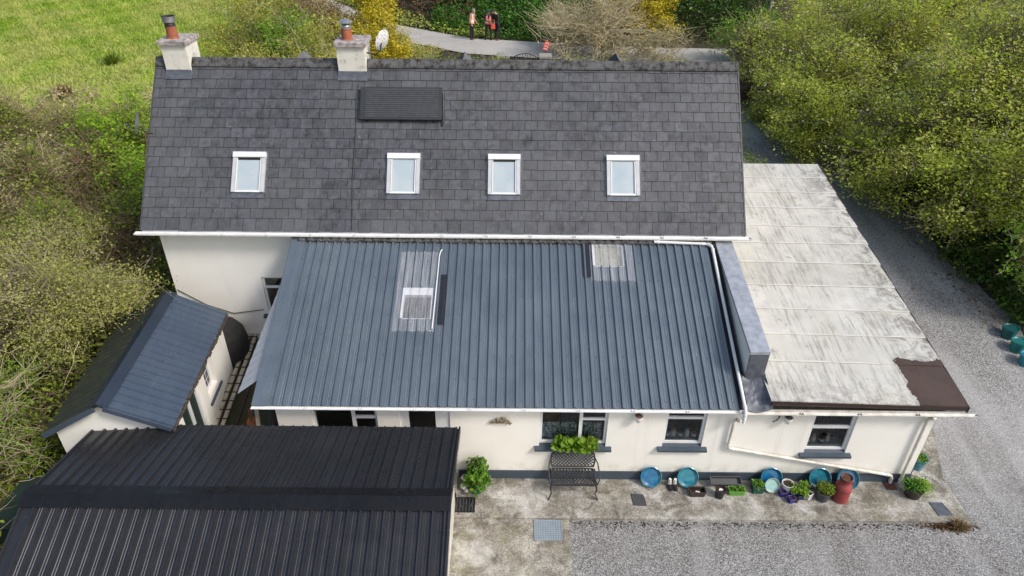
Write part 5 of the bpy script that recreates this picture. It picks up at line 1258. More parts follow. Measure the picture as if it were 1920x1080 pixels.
def person(lab, loc, face, lean, arms, torso, legs_, hair, sleeve, vest=None, head_dn=.05, shoes='black', hat=False, hgt=1.72, stance=.1, step=.0):
    x, y, z = loc; T = thing('person', lab, 'person', loc, face)
    k = hgt / 1.75; J = {}; bw = Vector((0, -1, 0))
    def f(a): return -a   # forward is -y
    J['pel'] = (0, 0, .95); J['wst'] = (0, f(lean * .25), 1.10); J['chs'] = (0, f(lean * .7), 1.30); J['shb'] = (0, f(lean), 1.42)
    J['nek'] = (0, f(lean + .015), 1.49); J['hed'] = (0, f(lean + head_dn), 1.575); J['hdt'] = (0, f(lean + head_dn * 1.6), 1.68)
    J['nose'] = (0, f(lean + head_dn * 1.3 + .115), 1.58); J['chin'] = (0, f(lean + head_dn + .07), 1.52)
    edges = [('pel', 'wst'), ('wst', 'chs'), ('chs', 'shb'), ('shb', 'nek'), ('nek', 'hed'), ('hed', 'hdt'), ('hed', 'nose'), ('hed', 'chin')]
    rad = dict(pel=(.15, .11), wst=(.15, .105), chs=(.165, .115), shb=(.13, .085), nek=(.055, .055), hed=(.078, .092), hdt=(.066, .08), nose=(.014, .014), chin=(.035, .03))
    for s_, q in ((-1, 'l'), (1, 'r')):
        st = step * s_
        J['hip' + q] = (s_ * .095, 0, .88); J['kne' + q] = (s_ * (stance * .95 + .01), f(st * .6 + .02), .49); J['ank' + q] = (s_ * stance * 1.1, f(st), .09); J['toe' + q] = (s_ * (stance * 1.1 + .03), f(st + .16), .035); J['hee' + q] = (s_ * stance * 1.1, f(st - .05), .04)
        edges += [('pel', 'hip' + q), ('hip' + q, 'kne' + q), ('kne' + q, 'ank' + q), ('ank' + q, 'toe' + q), ('ank' + q, 'hee' + q)]
        rad.update({'hip' + q: (.092, .1), 'kne' + q: (.06, .065), 'ank' + q: (.048, .05), 'toe' + q: (.04, .032), 'hee' + q: (.036, .036)})
        J['sho' + q] = (s_ * .19, f(lean), 1.41); el, wr = arms[q]; J['elb' + q] = el; J['wri' + q] = wr
        edges += [('shb', 'sho' + q), ('sho' + q, 'elb' + q), ('elb' + q, 'wri' + q)]
        rad.update({'sho' + q: (.066, .066), 'elb' + q: (.047, .047), 'wri' + q: (.032, .03)})
        d = (Vector(wr) - Vector(el)).normalized(); sd_ = d.cross(Vector((s_ * .3, 0, 1))).normalized() if abs(d.z) < .9 else Vector((0, 1, 0))
        pm = Vector(wr) + d * .07; J['plm' + q] = tuple(pm); edges.append(('wri' + q, 'plm' + q)); rad['plm' + q] = (.036, .022)
        for i, (off, L_) in enumerate(((-.026, .07), (-.009, .08), (.009, .076), (.026, .06))):
            nm = f'fin{i}{q}'; J[nm + 'a'] = tuple(pm + d * .03 + sd_ * off); J[nm + 'b'] = tuple(pm + d * (.03 + L_ * .8) + sd_ * off + Vector((0, 0, -.02))); edges += [('plm' + q, nm + 'a'), (nm + 'a', nm + 'b')]; rad[nm + 'a'] = (.009, .009); rad[nm + 'b'] = (.008, .008)
        J['thm' + q] = tuple(pm + sd_ * .05 + d * .01); edges.append(('plm' + q, 'thm' + q)); rad['thm' + q] = (.01, .01)
    names = list(J); me = bpy.data.meshes.new('body'); me.from_pydata([Vector(J[n]) * k for n in names], [(names.index(a), names.index(c)) for a, c in edges], [])
    tmp = bpy.data.objects.new('tmp', me); COL.objects.link(tmp); sk = tmp.modifiers.new('skin', 'SKIN'); 
    if not me.skin_vertices:
        bpy.context.view_layer.objects.active = tmp; me.attributes
    for i, n in enumerate(names):
        sv_ = me.skin_vertices[0].data[i]; sv_.radius = (rad[n][0] * k, rad[n][1] * k); sv_.use_root = (n == 'pel')
    sb = tmp.modifiers.new('sub', 'SUBSURF'); sb.levels = 2; sb.render_levels = 2
    dg = bpy.context.evaluated_depsgraph_get(); dg.update(); nm = bpy.data.meshes.new_from_object(tmp.evaluated_get(dg)); bpy.data.objects.remove(tmp)
    nm.materials.clear()
    for q in ('skin', torso, legs_, sleeve, shoes, vest or torso): nm.materials.append(M[q])
    hv = [Vector(J[n]) * k for n in ('wril', 'wrir')]; sv2 = [(Vector(J['sho' + q]) * k, Vector(J['elb' + q]) * k, Vector(J['wri' + q]) * k) for q in 'lr']
    def dseg(p, a, c):
        t = max(0, min(1, (p - a).dot(c - a) / (c - a).length_squared)); return (p - a - (c - a) * t).length
    for p in nm.polygons:
        c = p.center; zz = c.z / k
        da = min(min(dseg(c, a, e), dseg(c, e, w_)) for a, e, w_ in sv2)
        dh = min((c - h).length for h in hv); dht = min(max(0, (Vector(J['plm' + q]) * k - c).length - .0) for q in 'lr')
        if zz > 1.475: mi = 0
        elif dht < .055 * k or (dh < .13 * k and dht < .13 * k and dht < dh + .0): mi = 0
        elif da < .068 * k and abs(c.x) > .13 * k: mi = 3
        elif zz < .105: mi = 4
        elif zz < .93: mi = 2
        else: mi = 1
        p.material_index = mi; p.use_smooth = True
    o = bpy.data.objects.new('body', nm); COL.objects.link(o); o.parent = T
    hd = Vector(J['hed']) * k; ht = Vector(J['hdt']) * k
    b = MB()  # hair or cap: shell over the skull, open at the face
    N, Q = 20, 9; V = []; c0 = hd.lerp(ht, .55); R0 = .108 * k
    for i in range(Q):
        ph_ = math.pi * .62 * i / (Q - 1)
        for j in range(N):
            t = 2 * math.pi * j / N; fr = max(0, -math.sin(t)); p2 = ph_ * (1 - .42 * fr)
            V.append(c0 + Vector((R0 * .92 * math.sin(p2) * math.cos(t), R0 * 1.08 * math.sin(p2) * math.sin(t), R0 * 1.08 * math.cos(p2))))
    b.add(V, [(i * N + j, (i + 1) * N + j, (i + 1) * N + (j + 1) % N, i * N + (j + 1) % N) for i in range(Q - 1) for j in range(N)], 0, True)
    if hat: b.add([c0 + Vector((R0 * .9 * math.cos(t), -R0 * (.85 + .75 * math.sin(t)), R0 * .28)) for t in [math.pi * i / 8 for i in range(9)]], [tuple(range(9))])
    b.obj('cap' if hat else 'hair', [hair], T, True)
    for s_ in (-1, 1):
        b = MB(); e = hd + Vector((s_ * .032 * k, -.088 * k, .025 * k)); b.tube([e + Vector((-.008, 0, 0)), e + Vector((.008, 0, 0))], .007, 6); b.obj('eye', ['dark_hair'], T, True)
        b = MB(); e = hd + Vector((s_ * .085 * k, .0, .0)); b.tube([e + Vector((0, 0, -.025)), e + Vector((s_ * .012, .01, .0)), e + Vector((0, .005, .03))], .012, 6); b.obj('ear', ['skin'], T, True)
    b = MB(); e = hd + Vector((0, -.088 * k, -.035 * k)); b.tube([e + Vector((-.02, .004, 0)), e, e + Vector((.02, .004, 0))], .006, 5); b.obj('mouth', ['rust'], T, True)
    if vest:
        b = MB(); N = 28; rows = [(.92, .185, .145, .0), (1.0, .185, .14, .1), (1.12, .185, .138, .3), (1.25, .193, .143, .62), (1.36, .19, .132, .86), (1.43, .15, .105, 1.0)]; V = []
        for zz, rx, ry, fr in rows:
            for j in range(N):
                t = 2 * math.pi * j / N; V.append(Vector((rx * math.cos(t), ry * math.sin(t) - lean * fr, zz)) * k)
        for i in range(5):
            for j in range(N):
                t = 2 * math.pi * (j + .5) / N; arm = abs(math.cos(t)) > .86 and i >= 3
                if arm: continue
                front = abs(t - 1.5 * math.pi) < .2
                if front and i >= 3: continue
                mi = 1 if (i == 1 or (i >= 2 and .42 < abs(math.cos(t)) < .68)) else 0
                b.add([V[i * N + j], V[i * N + (j + 1) % N], V[(i + 1) * N + (j + 1) % N], V[(i + 1) * N + j]], [(0, 1, 2, 3)], mi, True)
        b.obj('hi_vis_vest', [vest, 'reflective'], T, True)
    return T
person('grey-haired person in orange-pink hi-vis vest and dark trousers, leftmost by the road', (-2.45, 41.0, 2.44), R(62), .06, {'l': ((-.25, -.02, 1.14), (-.2, -.13, .92)), 'r': ((.25, -.04, 1.14), (.2, -.2, .98))}, 'pink_shirt', 'navy', 'grey_hair', 'pink_shirt', 'hi_vis', .07, 'shoe_brown')
P2 = person('person in black with red and white hi-vis vest holding a tablet, in the middle', (-1.5, 41.0, 2.44), R(12), .05, {'l': ((-.27, -.06, 1.17), (-.09, -.27, 1.1)), 'r': ((.27, -.06, 1.17), (.09, -.27, 1.1))}, 'charcoal', 'navy', 'green_cap', 'charcoal', 'hi_vis_red', .09, 'black', True, 1.68, .14, .05)
person('person in dark suit jacket with bowed head and brown shoes, rightmost by the road', (-.98, 40.95, 2.44), R(-48), .12, {'l': ((-.25, -.06, 1.12), (-.12, -.26, .98)), 'r': ((.25, -.12, 1.12), (.14, -.3, 1.0))}, 'charcoal', 'navy', 'dark_hair', 'charcoal', None, .12, 'shoe_brown', False, 1.74)
b = MB(); b.rbox(-1.62, -1.36, 40.60, 40.75, 3.52, 3.545, .01); tag(centre(b.obj('tablet', ['grey_plastic'])), 'flat grey tablet held by the middle person', 'tablet')
b = MB(); b.rbox(-1.34, -1.10, 40.62, 40.74, 3.13, 3.36, .03); b.tube([(-1.32, 40.68, 3.35), (-1.28, 40.72, 3.6), (-1.16, 40.72, 3.6), (-1.12, 40.68, 3.35)], .014, 5); tag(centre(b.obj('shoulder_bag', ['sign_red'])), 'bright orange-red bag hanging between the two people on the right', 'bag')

# ================================================================== VEGETATION
def plant(name, lab, cat, base, blobs, n, per, spread, size, mat, trunk=.1, limbs=14, bark='bark', twigs=0, twig_len=.6, twig_r=.012, twig_mat=None, up=.5, shell=.45, group=None, aspect=.6, trunk_top=None, lean=0., extra=None, ground='g', flowers=0.):
    x, y = base; z = g1(x, y); T = thing(name, lab, cat, (x, y, z), 0, group)
    P = blob_clumps(blobs, n, shell, ground)
    if n:
        V, Fq, tint, ci = leaf_cloud(P, per, spread, size, up, aspect)
        if flowers:
            fl = rng.uniform(0, 1, len(P)) < flowers; tint = np.where(fl[ci] & (rng.uniform(0, 1, len(ci)) < .5), 1., np.minimum(tint, .975))
        np_mesh('crown', V, Fq, mat, tint, T)
    bc = np.array([b[:3] for b in blobs]).mean(0); parts = []
    top = np.array(trunk_top if trunk_top else [bc[0], bc[1], bc[2]])
    b0 = np.array([x, y, z - .1]); K = 6; t = np.linspace(0, 1, K)[:, None]
    if trunk:
        TP = b0 + (top - b0) * t + rng.normal(0, .05, (K, 3)) * (t * (1 - t) * 4)
        parts.append(tubes_np(TP[None], (trunk * np.linspace(1, .45, K))[None], 8))
        if limbs:
            ii = rng.integers(0, len(P), limbs); E = P[ii]; s_ = rng.uniform(.35, 1, limbs); S0 = b0 + (top - b0) * s_[:, None]
            tt = t[None]; mid = S0[:, None] * (1 - tt) + E[:, None] * tt; mid[:, :, 2] += (np.sin(tt[..., 0] * np.pi) * rng.uniform(0, .12, (limbs, 1)) * np.linalg.norm(E - S0, axis=1)[:, None])
            mid[:, 1:-1] += rng.normal(0, .06, (limbs, K - 2, 3)); parts.append(tubes_np(mid, trunk * .42 * np.linspace(1, .2, K)[None] * rng.uniform(.6, 1, (limbs, 1)), 5))
            sub = limbs * 4; li = rng.integers(0, limbs, sub); ki = rng.integers(2, K, sub); S1 = mid[li, ki]; dd = unit(sub) + np.array([0, 0, .3]); dd /= np.linalg.norm(dd, axis=1, keepdims=True)
            Ls = rng.uniform(.3, 1., sub) * np.linalg.norm(E - S0, axis=1)[li] * .5; parts.append(strands(S1, dd, Ls * .7, trunk * .14, .25)[0])
    if parts: V, Fq = join(parts); np_mesh('trunk', V, Fq, bark, None, T)
    if twigs:
        ii = rng.integers(0, max(1, len(P)), twigs); S0 = P[ii] if len(P) else np.repeat(b0[None], twigs, 0)
        D = (S0 - bc); D /= np.linalg.norm(D, axis=1, keepdims=True) + 1e-6; D = D * .8 + unit(twigs) * .7 + np.array([0, 0, .25]); D /= np.linalg.norm(D, axis=1, keepdims=True)
        (V, Fq), _ = strands(S0 - D * twig_len * .6, D, rng.uniform(.6, 1.3, twigs) * twig_len, twig_r, .25); np_mesh('twigs', V, Fq, twig_mat or bark, None, T)
    return T
def stuff_mass(name, lab, cat, boxes, per_m2, mat, size, hfun, spread=.12, per=5, twigs=0, twig_mat='twig_brown', twig_len=1., twig_r=.01, up=.6, group=None):
    "undergrowth over an area: boxes (x0,x1,y0,y1)"
    Ps = []
    for (x0, x1, y0, y1) in boxes:
        n = int((x1 - x0) * (y1 - y0) * per_m2); X = rng.uniform(x0, x1, n); Y = rng.uniform(y0, y1, n); H_ = hfun(X, Y)
        k = H_ > .02; X, Y, H_ = X[k], Y[k], H_[k]; Ps.append(np.stack([X, Y, gh(X, Y) + H_ * rng.uniform(0, 1, len(X)) ** .4], 1))
    P = np.concatenate(Ps); V, Fq, tint, _ = leaf_cloud(P, per, spread, size, up)
    o = np_mesh(name, V, Fq, mat, tint); kind(o, 'stuff'); tag(o, lab, cat)
    if twigs:
        ii = rng.integers(0, len(P), twigs); D = unit(twigs); D[:, 2] = np.abs(D[:, 2]) * .8 + .1; D /= np.linalg.norm(D, axis=1, keepdims=True)
        (V, Fq), _ = strands(P[ii] - D * .2, D, rng.uniform(.5, 1.4, twigs) * twig_len, twig_r, .45, sag=.25)
        q = np_mesh('stems', V, Fq, twig_mat, None, o); q['kind'] = 'stuff'
    return o
def lump(X, Y, a=.5, s=0.): return .5 + .5 * np.sin(X * 1.1 * a + s) * np.cos(Y * .9 * a + s * 1.7) + .18 * np.sin(X * 2.7 * a + Y * 2.1 * a + s)

# --- left thicket
def h_left(X, Y):
    e = np.clip((-8.9 - X) / 1.2, 0, 1) * np.clip((28 - Y + .12 * (X + 14) * -3) / 4, 0, 1)
    return e * (.6 + 1.7 * lump(X, Y, 1., .4))
stuff_mass('bramble_thicket', 'tangled bramble and bracken thicket left of the house and small shed', 'undergrowth', [(-24, -8.9, 7, 27)], 110, 'lf_bramble', .08, h_left, .16, 7, 8000, 'twig_brown', 1.3, .012)
def h_br(X, Y): return h_left(X, Y) * np.clip(lump(X, Y, .8, 2.2) * 2 - .95, 0, 1.1)
stuff_mass('dead_bracken', 'rust-brown dead bracken and dry stems among the brambles', 'undergrowth', [(-20, -8.9, 12, 26)], 60, 'lf_brown', .09, h_br, .15, 5, 5000, 'twig_brown', 1.5, .012)
plant('shrub', 'bright lime green shrub touching the left verge of the slate roof above the brambles', 'shrub', (-12.6, 21.5), [(-12.6, 21.6, 2.7, 1.9, 1.8, 1.5), (-11.2, 19.8, 2.3, 1.3, 1.5, 1.2), (-13.4, 22.8, 2.5, 1.3, 1.2, 1.2)], 900, 12, .13, .085, 'lf_lime', .08, 24, 'twig_brown', 300, .8, .012, 'twig_brown')
plant('shrub', 'large lime green shrub at the near edge of the field, left of the slate roof', 'shrub', (-14.6, 24.2), [(-14.6, 24.2, 2.9, 1.8, 1.7, 1.5), (-12.9, 24.0, 2.7, 1.4, 1.4, 1.3)], 1000, 12, .13, .09, 'lf_lime', .08, 24, 'twig_brown', 300, .8, .012, 'twig_brown')
plant('shrub', 'cream blossomed shrub at the far left edge between brambles and field', 'shrub', (-16.2, 21.5), [(-16.2, 21.2, 2.3, 1.7, 1.6, 1.3), (-15.2, 18.8, 2.2, 1.1, 1.2, 1.1)], 700, 9, .14, .08, 'lf_blossom', .07, 20, 'twig_pale', 500, .9, .01, 'twig_pale')
plant('shrub', 'pale green leafy scrub hugging the left gable of the slate roof', 'shrub', (-10.4, 24), [(-10.6, 23.6, 2.8, 1.4, 2., 1.6), (-12.8, 26, 2.4, 1.6, 1.4, 1.1), (-9.9, 20.5, 2.6, .9, 1.6, 1.2)], 900, 9, .14, .075, 'lf_hedge', .07, 20, 'twig_pale', 700, .9, .011, 'twig_pale')
T_ = plant('bare_tree', 'grey-branched tree with sparse spring leaves reaching over the small shed roof', 'tree', (-12.6, 11.4), [(-10.6, 12.2, 3.5, 1.9, 1.6, .75), (-12.2, 13.4, 3.3, 1.7, 1.6, .8), (-9.4, 12.6, 3.2, 1.0, 1.1, .4), (-12.0, 15, 3.0, 1.8, 1.4, .8), (-9.2, 12.6, 3.25, 1.1, 1.2, .4), (-9.2, 13.2, 3.0, .95, 1.1, .5), (-9.7, 11.7, 2.75, .7, .9, .5)], 3300, 10, .13, .045, 'lf_grey', .12, 30, 'bark', 700, .8, .007, 'twig_pale', trunk_top=(-10.9, 12.3, 3.6))
plant('tree', 'feathery bright green tree at the lower left edge beside the small shed', 'tree', (-10.8, 9.6), [(-10.7, 10.2, 2.6, 1.1, 1.0, 1.1), (-10.3, 9.0, 2.3, 1.0, 1.1, 1.1), (-10.6, 7.6, 2.0, 1.2, 1.0, 1.2)], 1100, 11, .11, .055, 'lf_fresh', .09, 30, 'bark', 900, .7, .009, 'twig_pale', up=.2, aspect=.3)
plant('shrub', 'olive bramble bush climbing the left end of the garage', 'shrub', (-10.2, 6.6), [(-10.0, 6.6, 1.6, 1.5, 1.8, 1.6), (-9.5, 5.2, 1.4, 1.2, 1.5, 1.2)], 800, 8, .12, .06, 'lf_bramble', .06, 20, 'bark', 900, .8, .009, 'twig_pale')

# --- grass field and rushes
n = 90000; X = rng.uniform(-42, -12.5, n); Y = rng.uniform(27, 66, n); k = (Y > 27 + rng.uniform(0, 2, n)) & (Y < far_edge(X) - 5); X, Y = X[k], Y[k]
def blades(X, Y, h, w_, tint=None):
    n = len(X); a = rng.uniform(0, 6.28, n); L_ = rng.uniform(.5, 1.3, n) * h; tip = np.stack([rng.normal(0, .45, n) * L_, rng.normal(0, .45, n) * L_, L_], 1)
    B = np.stack([X, Y, gh(X, Y)], 1); s_ = np.stack([np.cos(a), np.sin(a), np.zeros(n)], 1) * w_
    V = np.stack([B - s_, B + s_, B + tip * .6 + s_ * .8, B + tip], 1).reshape(-1, 3); return V, np.arange(4 * n).reshape(n, 4)
V, Fq = blades(X, Y, .17, .035); o = np_mesh('meadow_grass', V, Fq, 'lf_grass', np.clip(lump(X, Y, 1.6, 1) * .6 + rng.uniform(0, .5, len(X)), 0, 1)); kind(o, 'stuff'); tag(o, 'lush green meadow grass in the field at the upper left', 'grass')
for k, (x, y, s_, lab) in enumerate(((-20.5, 35.5, 1., 'dark rush clump in the field, left of the first chimney'), (-18.2, 36.5, .7, 'smaller dark rush clump nearest the first chimney'), (-20.6, 31, 1., 'straw-coloured tussock at the near edge of the field'))):
    T_ = thing('rush_clump', lab, 'tussock', (x, y, g1(x, y)), 0, 'rush clumps in the field'); spiky(T_, (x, y, g1(x, y)), int(240 * s_), .95 * s_, .022, 'lf_brown' if k == 2 else 'lf_bramble', .25)
def h_fe(X, Y): return np.clip(lump(X, Y, 1.3, 5) * 1.2 - .3, 0, .6)
stuff_mass('dry_grass', 'pale dead grass tangled along the near edge of the field', 'grass', [(-26, -12, 25, 31)], 22, 'lf_straw', .10, h_fe, .2, 5, 1500, 'twig_pale', .8, .012, up=.3)

# --- scrub behind the house, left of and along the road
def h_back(X, Y):
    near = far_edge(X) - 4.2 - Y
    return np.clip(near / 1.5, 0, 1) * (.5 + .9 * lump(X, Y, .9, 3.3)) * np.clip((X + 14) / 2, 0, 1) * np.where(X > -5.5, .55, 1.1)
stuff_mass('roadside_scrub', 'yellow-green and tan scrub between the house and the road', 'undergrowth', [(-14, -4, 20.5, 46)], 44, 'lf_hedge', .09, h_back, .17, 7, 1800, 'twig_pale', 1.3, .012)
stuff_mass('garden_growth', 'low green growth in the garden behind the slate roof', 'undergrowth', [(-4, 9.5, 21, 35.5)], 30, 'lf_bramble', .09, lambda X, Y: .2 + .5 * lump(X, Y, 1, 1), .17, 6, 900, 'twig_pale', .9, .012)
for k, (x, y, s_, mt_, lab) in enumerate(((-10.2, 28, 1.3, 'lf_hedge', 'upright pale willow scrub just right of the first chimney'), (-8.3, 30.5, 1.4, 'lf_hedge', 'tall olive scrub midway between the two chimneys'), (-6.6, 27.0, 1.25, 'lf_hedge', 'yellow-green scrub touching the ridge left of the second chimney'), (-11.5, 33.5, 1.2, 'lf_bramble', 'darker green scrub behind the first chimney pot'), (-9.9, 37, 1.2, 'lf_brown', 'brown dry scrub near the bend of the road'))):
    z = g1(x, y); plant('shrub', lab, 'shrub', (x, y), [(x, y, z + 1.3 * s_, 1.35 * s_, 1.3 * s_, 1.4 * s_)], 1100, 10, .15, .08, mt_, .05, 18, 'twig_pale', 160, 1.1, .012, 'twig_pale')
for k, (x, y, s_, mt_, lab) in enumerate(((-13.2, 34.5, 1.3, 'lf_hedge', 'tall pale shoots at the field edge, right of the first chimney pot'), (-12.2, 39.5, 1.4, 'lf_hedge', 'tall yellow-green scrub near the top, above the gap between the chimneys'), (-10.2, 32.6, 1.3, 'lf_fresh', 'fresh green scrub in the middle of the gap between the chimneys'), (-14.6, 41.5, 1.4, 'lf_fresh', 'green scrub at the top edge between field and road'))):
    z = g1(x, y); plant('shrub', lab, 'shrub', (x, y), [(x, y, z + 1.3 * s_, 1.35 * s_, 1.3 * s_, 1.6 * s_)], 1200, 10, .15, .085, mt_, .05, 18, 'twig_pale', 200, 1.2, .012, 'twig_pale')
z = 2.0; plant('shrub', 'golden variegated bush behind the second chimney', 'shrub', (-6.9, 35.5), [(-7.0, 35.6, 3.6, 1.5, 1.4, 1.7), (-7.3, 37.3, 5.0, 1.1, 1.1, 1.3), (-5.9, 33.6, 3.0, 1.0, 1.0, 1.2), (-6.4, 33.8, 3.6, .9, .9, 1.3)], 1900, 11, .13, .1, 'lf_yellow', .08, 16, 'bark', 60)
for k, (x, y, s_, lab) in enumerate(((-3.9, 33.4, .8, 'low green shrub behind the ridge, right of the golden bush'), (-2.2, 33.2, .75, 'feathery green shrub behind the ridge, below the road'), (-.9, 33.6, .7, 'low dull green shrub left of the garden gate'))):
    z = g1(x, y); plant('shrub', lab, 'shrub', (x, y), [(x, y, z + .75 * s_, 1.3 * s_, .9 * s_, 1. * s_)], 260, 8, .13, .07, 'lf_pot' if k < 2 else 'lf_bramble', .04, 10, 'twig_pale', 160, .7, .01, 'twig_pale')
# --- big bare sprawling shrub
plant('bare_shrub', 'sprawling straw-coloured bare shrub in front of the road behind the roof ridge', 'shrub', (4.6, 36.2), [(4.0, 36.6, 3.7, 2.4, 1.8, 1.6), (7.0, 36.4, 3.2, 2.0, 1.6, 1.2), (2.6, 38.4, 3.9, 1.7, 1.8, 1.1), (5.0, 38.6, 4.6, 1.8, 1.4, 1.5)], 1500, 6, .2, .07, 'lf_straw', .11, 70, 'twig_pale', 1500, 1.3, .016, 'twig_pale')
plant('shrub', 'golden yellow bush overhanging the far side of the road', 'shrub', (7.9, 41.2), [(7.7, 40.4, 3.7, 1.3, 1.1, 1.5), (6.7, 40.9, 4.9, 1.4, 1.1, 1.4)], 1600, 10, .13, .1, 'lf_yellow', .08, 16, 'bark', 60)
plant('shrub', 'fresh green shrub at the right end of the roof ridge by the road', 'shrub', (11.4, 36.4), [(11.3, 36.4, 3.6, 1.3, 1.4, 1.5), (12.2, 35.2, 3.9, 1.2, 1.3, 1.6)], 800, 9, .14, .085, 'lf_fresh', .07, 20, 'twig_pale', 260, 1., .012, 'twig_pale')
plant('bare_shrub', 'brown twiggy shrub between the ridge end and the large blossom tree', 'shrub', (10.9, 31.5), [(10.7, 31.0, 2.9, .9, 2.0, 1.4), (11.4, 33.8, 3.6, 1.0, 1.2, 1.6)], 420, 6, .16, .07, 'lf_brown', .07, 30, 'twig_brown', 900, 1.2, .013, 'twig_brown')
# --- banks and hedge across the road
def h_bank(s):
    return lambda X, Y: np.clip((Y - far_edge(X) - .3) / 1.0, 0, 1) * (.25 + .9 * lump(X, Y, 1.1, s))
stuff_mass('nettle_bank', 'bright green nettles and ivy on the bank across the road', 'undergrowth', [(-5, 5.5, 41, 47)], 75, 'lf_green', .12, h_bank(1), .14, 6, 0, up=.5)
stuff_mass('verge_grass', 'green grass verge on the far side of the road', 'grass', [(-16, -1, 40.5, 56)], 26, 'lf_grass', .14, lambda X, Y: np.where((Y > far_edge(X) + .05) & (Y < far_edge(X) + 1.6), .3, 0.), .15, 6)
stuff_mass('bank_bramble', 'brown bramble tangle on the bank left of the three people', 'undergrowth', [(-16, -2.6, 41.5, 62)], 30, 'lf_brown', .11, lambda X, Y: np.clip((Y - far_edge(X) - 1.5) / 1., 0, 1) * (.5 + 1.0 * lump(X, Y, 1., 6)), .17, 5, 3500, 'twig_brown', 1.4, .016)
stuff_mass('ivy_hedge', 'dark ivy-covered hedge across the road right of the golden bush', 'hedge', [(5, 15, 40.2, 47)], 75, 'lf_dark', .12, lambda X, Y: np.clip((Y - far_edge(X) - .5) / .8, 0, 1) * (1.4 + .8 * lump(X, Y, 1.1, 2)), .13, 6)
for k, (x, y, mt_, lab) in enumerate(((-13.5, 57.5, 'lf_green', 'green hedge bush where the road leaves the top of the photo'), (-6.2, 49.5, 'lf_bramble', 'olive bush above the bank, left of the people'), (-1.2, 48.5, 'lf_brown', 'brown bush above the nettle bank'), (3.6, 47.5, 'lf_bramble', 'olive bush above the nettles behind the bare shrub'), (10.2, 47, 'lf_dark', 'dark evergreen bush above the ivy hedge'), (14.4, 46.5, 'lf_fresh', 'light green bush behind the birch stems'), (19, 46, 'lf_bramble', 'olive bush at the top behind the blossom trees'))):
    z = g1(x, y); plant('shrub', lab, 'shrub', (x, y), [(x, y, z + 1.6, 2.5, 1.6, 2.0)], 620, 8, .2, .13, mt_, .09, 14, 'bark', 200, 1.3, .018)
for k, (x, dx, lab) in enumerate(((14.5, .25, 'slender white birch stem, left of the pair at the top'), (16.3, .9, 'leaning white birch stem, right of the pair at the top'))):
    y = 41.5; z = g1(x, y); T_ = thing('birch_tree', lab, 'tree', (x, y, z), 0, 'birch stems at the top')
    b = MB(); b.tube([(x, y, z - .1), (x + dx * .4, y, z + 1.6), (x + dx, y + .1, z + 3.4), (x + dx * 1.5, y + .2, z + 5.2)], [.10, .085, .06, .03], 8)
    for q in range(7):
        zz = z + 1.6 + q * .5; s_ = 1 if q % 2 else -1; xx = x + dx * (.4 + q * .16); b.tube([(xx, y, zz), (xx + s_ * .35, y - .1, zz + .45), (xx + s_ * .55, y - .1, zz + 1.)], [.035, .022, .01], 5)
    b.obj('trunk', ['birch'], T_)
    P = blob_clumps([(x + dx * 1.3, y, z + 4.8, 1.1, 1, 1.2)], 120, .5); V, Fq, tint, _ = leaf_cloud(P, 6, .2, .08, .4); np_mesh('crown', V, Fq, 'lf_fresh', tint, T_)

# --- big blossoming trees on the right
bt = 'blossoming trees along the drive'
plant('blossom_tree', 'olive blossom tree nearest the ridge end, leaning over the far drive', 'tree', (14.2, 29.5), [(13.0, 28.2, 3.7, 2.8, 2.6, 2.3), (12.0, 31.2, 4.0, 2.0, 2.2, 2.4), (15.6, 30, 5.2, 2.5, 2.6, 2.0), (11.9, 25.6, 3.0, 1.9, 1.9, 1.5), (11.2, 28.4, 3.0, 1.2, 2.0, 1.5), (11.0, 25.6, 2.5, 1.0, 1.4, 1.1)], 5400, 14, .17, .085, 'lf_olive', .16, 60, 'bark', 1600, 1.1, .018, flowers=.08, group=bt, up=.7)
plant('blossom_tree', 'largest olive blossom tree, its crown hanging over the felted roof edge', 'tree', (16.6, 22.5), [(15.8, 22.2, 4.6, 3.2, 3.0, 2.5), (12.7, 22.0, 3.2, 2.0, 2.4, 1.6), (17.8, 24.6, 6.0, 2.8, 2.6, 2.0), (13.6, 19.0, 3.4, 1.8, 1.9, 1.6)], 6200, 14, .16, .08, 'lf_olive', .2, 80, 'bark', 2200, 1.1, .018, flowers=.08, group=bt, up=.7)
plant('blossom_tree', 'olive blossom tree at the right edge, above the round tubs', 'tree', (16.6, 17.6), [(15.6, 17.4, 4.0, 2.1, 2.1, 1.9), (14.4, 15.8, 3.4, 1.1, 1.3, 1.1), (17.2, 19, 5.4, 2.0, 2.0, 1.6)], 3000, 14, .14, .075, 'lf_olive', .16, 50, 'bark', 1100, 1., .015, flowers=.08, group=bt, up=.7)
plant('blossom_tree', 'olive blossom tree at the top, behind the largest tree', 'tree', (18, 32), [(17.4, 31.4, 5.3, 2.8, 2.6, 2.4), (20.4, 33, 6., 2.8, 2.5, 2.4), (15.8, 35.5, 5., 2.6, 2.2, 2.4)], 2800, 11, .2, .1, 'lf_olive', .18, 50, 'bark', 600, 1.1, .016, flowers=.05, group=bt, up=.7)
plant('tree', 'vivid lime green tree in the upper right corner', 'tree', (20, 24.5), [(19.0, 24.2, 6.6, 1.7, 1.8, 1.9), (19.4, 22, 5.2, 1.6, 1.6, 1.5), (21, 26.5, 7.4, 2.0, 2.0, 1.6)], 1500, 12, .16, .09, 'lf_lime', .16, 30, 'bark', 260, 1., .014)
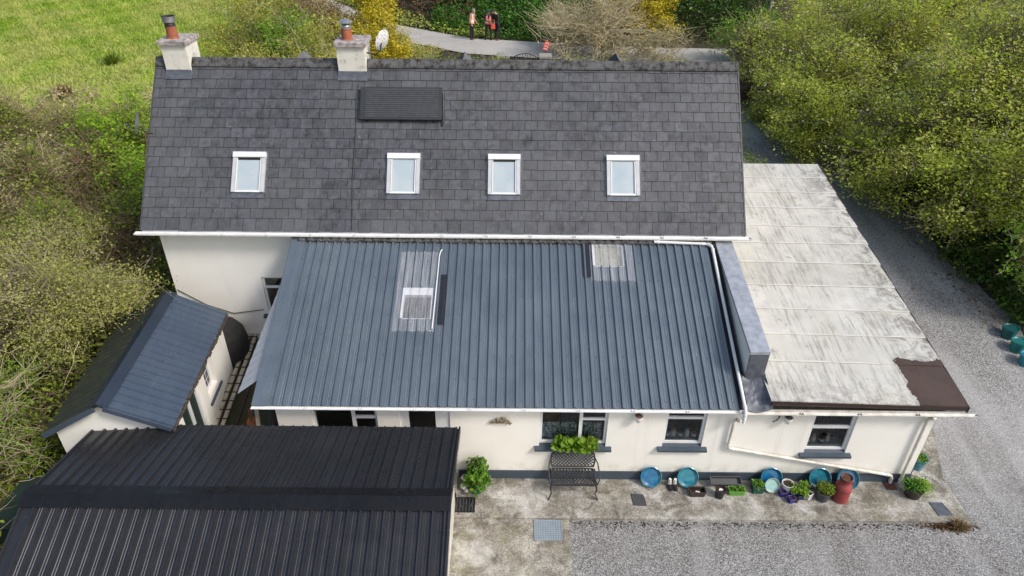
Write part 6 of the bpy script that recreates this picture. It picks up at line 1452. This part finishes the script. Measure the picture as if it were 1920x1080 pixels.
def h_und(X, Y):
    ed = 13.55 + .35 * np.sin(Y * 1.3) + .2 * np.sin(Y * 3.1); return np.clip((X - ed) / .8, 0, 1) * (.9 + .9 * lump(X, Y, 1.2, 2))
stuff_mass('ivy_undergrowth', 'dark glossy ivy and laurel under the trees along the drive', 'undergrowth', [(13.3, 17.5, 14.6, 33)], 110, 'lf_dark', .12, h_und, .13, 6, 900, 'twig_brown', .8, .012)
plant('sapling', 'bright lime sapling reaching out at the right edge over the drive', 'sapling', (14.3, 15.3), [(13.3, 15.2, 2.7, .55, .5, .5), (13.9, 14.9, 2.2, .6, .5, .6), (13.6, 16.2, 3.2, .5, .5, .6)], 130, 9, .09, .09, 'lf_fresh', .03, 16, 'twig_pale', 50, .6, .010, 'twig_pale')
# dead tuft at the corner of the footpath, flecks for the kerb shadow, leaf litter on the drive
T_ = thing('weed_tuft', 'dark dry weed tuft at the right corner of the footpath', 'weed', (9.2, 9.2, 0)); spiky(T_, (9.2, 9.2, .04), 260, .24, .008, 'lf_brown', .3)
P0 = np.stack([rng.normal(9.05, .22, 500), rng.normal(9.22, .05, 500), np.full(500, .03)], 1); V, Fq = leaves(P0, .05, .2); np_mesh('dry_leaves', V, Fq, 'lf_brown', rng.uniform(0, .5, 500), T_)
n = 700; X = rng.uniform(1.3, 9.2, n); Y = 9.27 - np.abs(rng.normal(0, .09, n)); P0 = np.stack([X, Y, np.full(n, .02)], 1); V, Fq = leaves(P0, .03, 1.5); o = np_mesh('litter_and_shade', V, Fq, 'soil', rng.uniform(0, .3, n)); kind(o, 'stuff'); tag(o, 'dark leaf flecks standing in for the kerb shadow along the edge of the footpath', 'leaf litter')  # soil-dark flecks paint the shadow line below the kerb
n = 2600; Y = rng.uniform(15, 31, n); X = 13.7 - np.abs(rng.normal(0, .7, n)); P0 = np.stack([X, Y, gh(X, Y) + .02], 1); V, Fq = leaves(P0, .05, 1.5); o = np_mesh('litter_and_shade', V, Fq, 'lf_brown', rng.uniform(0, .5, n)); kind(o, 'stuff'); tag(o, 'brown leaf litter scattered on the shaded side of the drive', 'leaf litter')
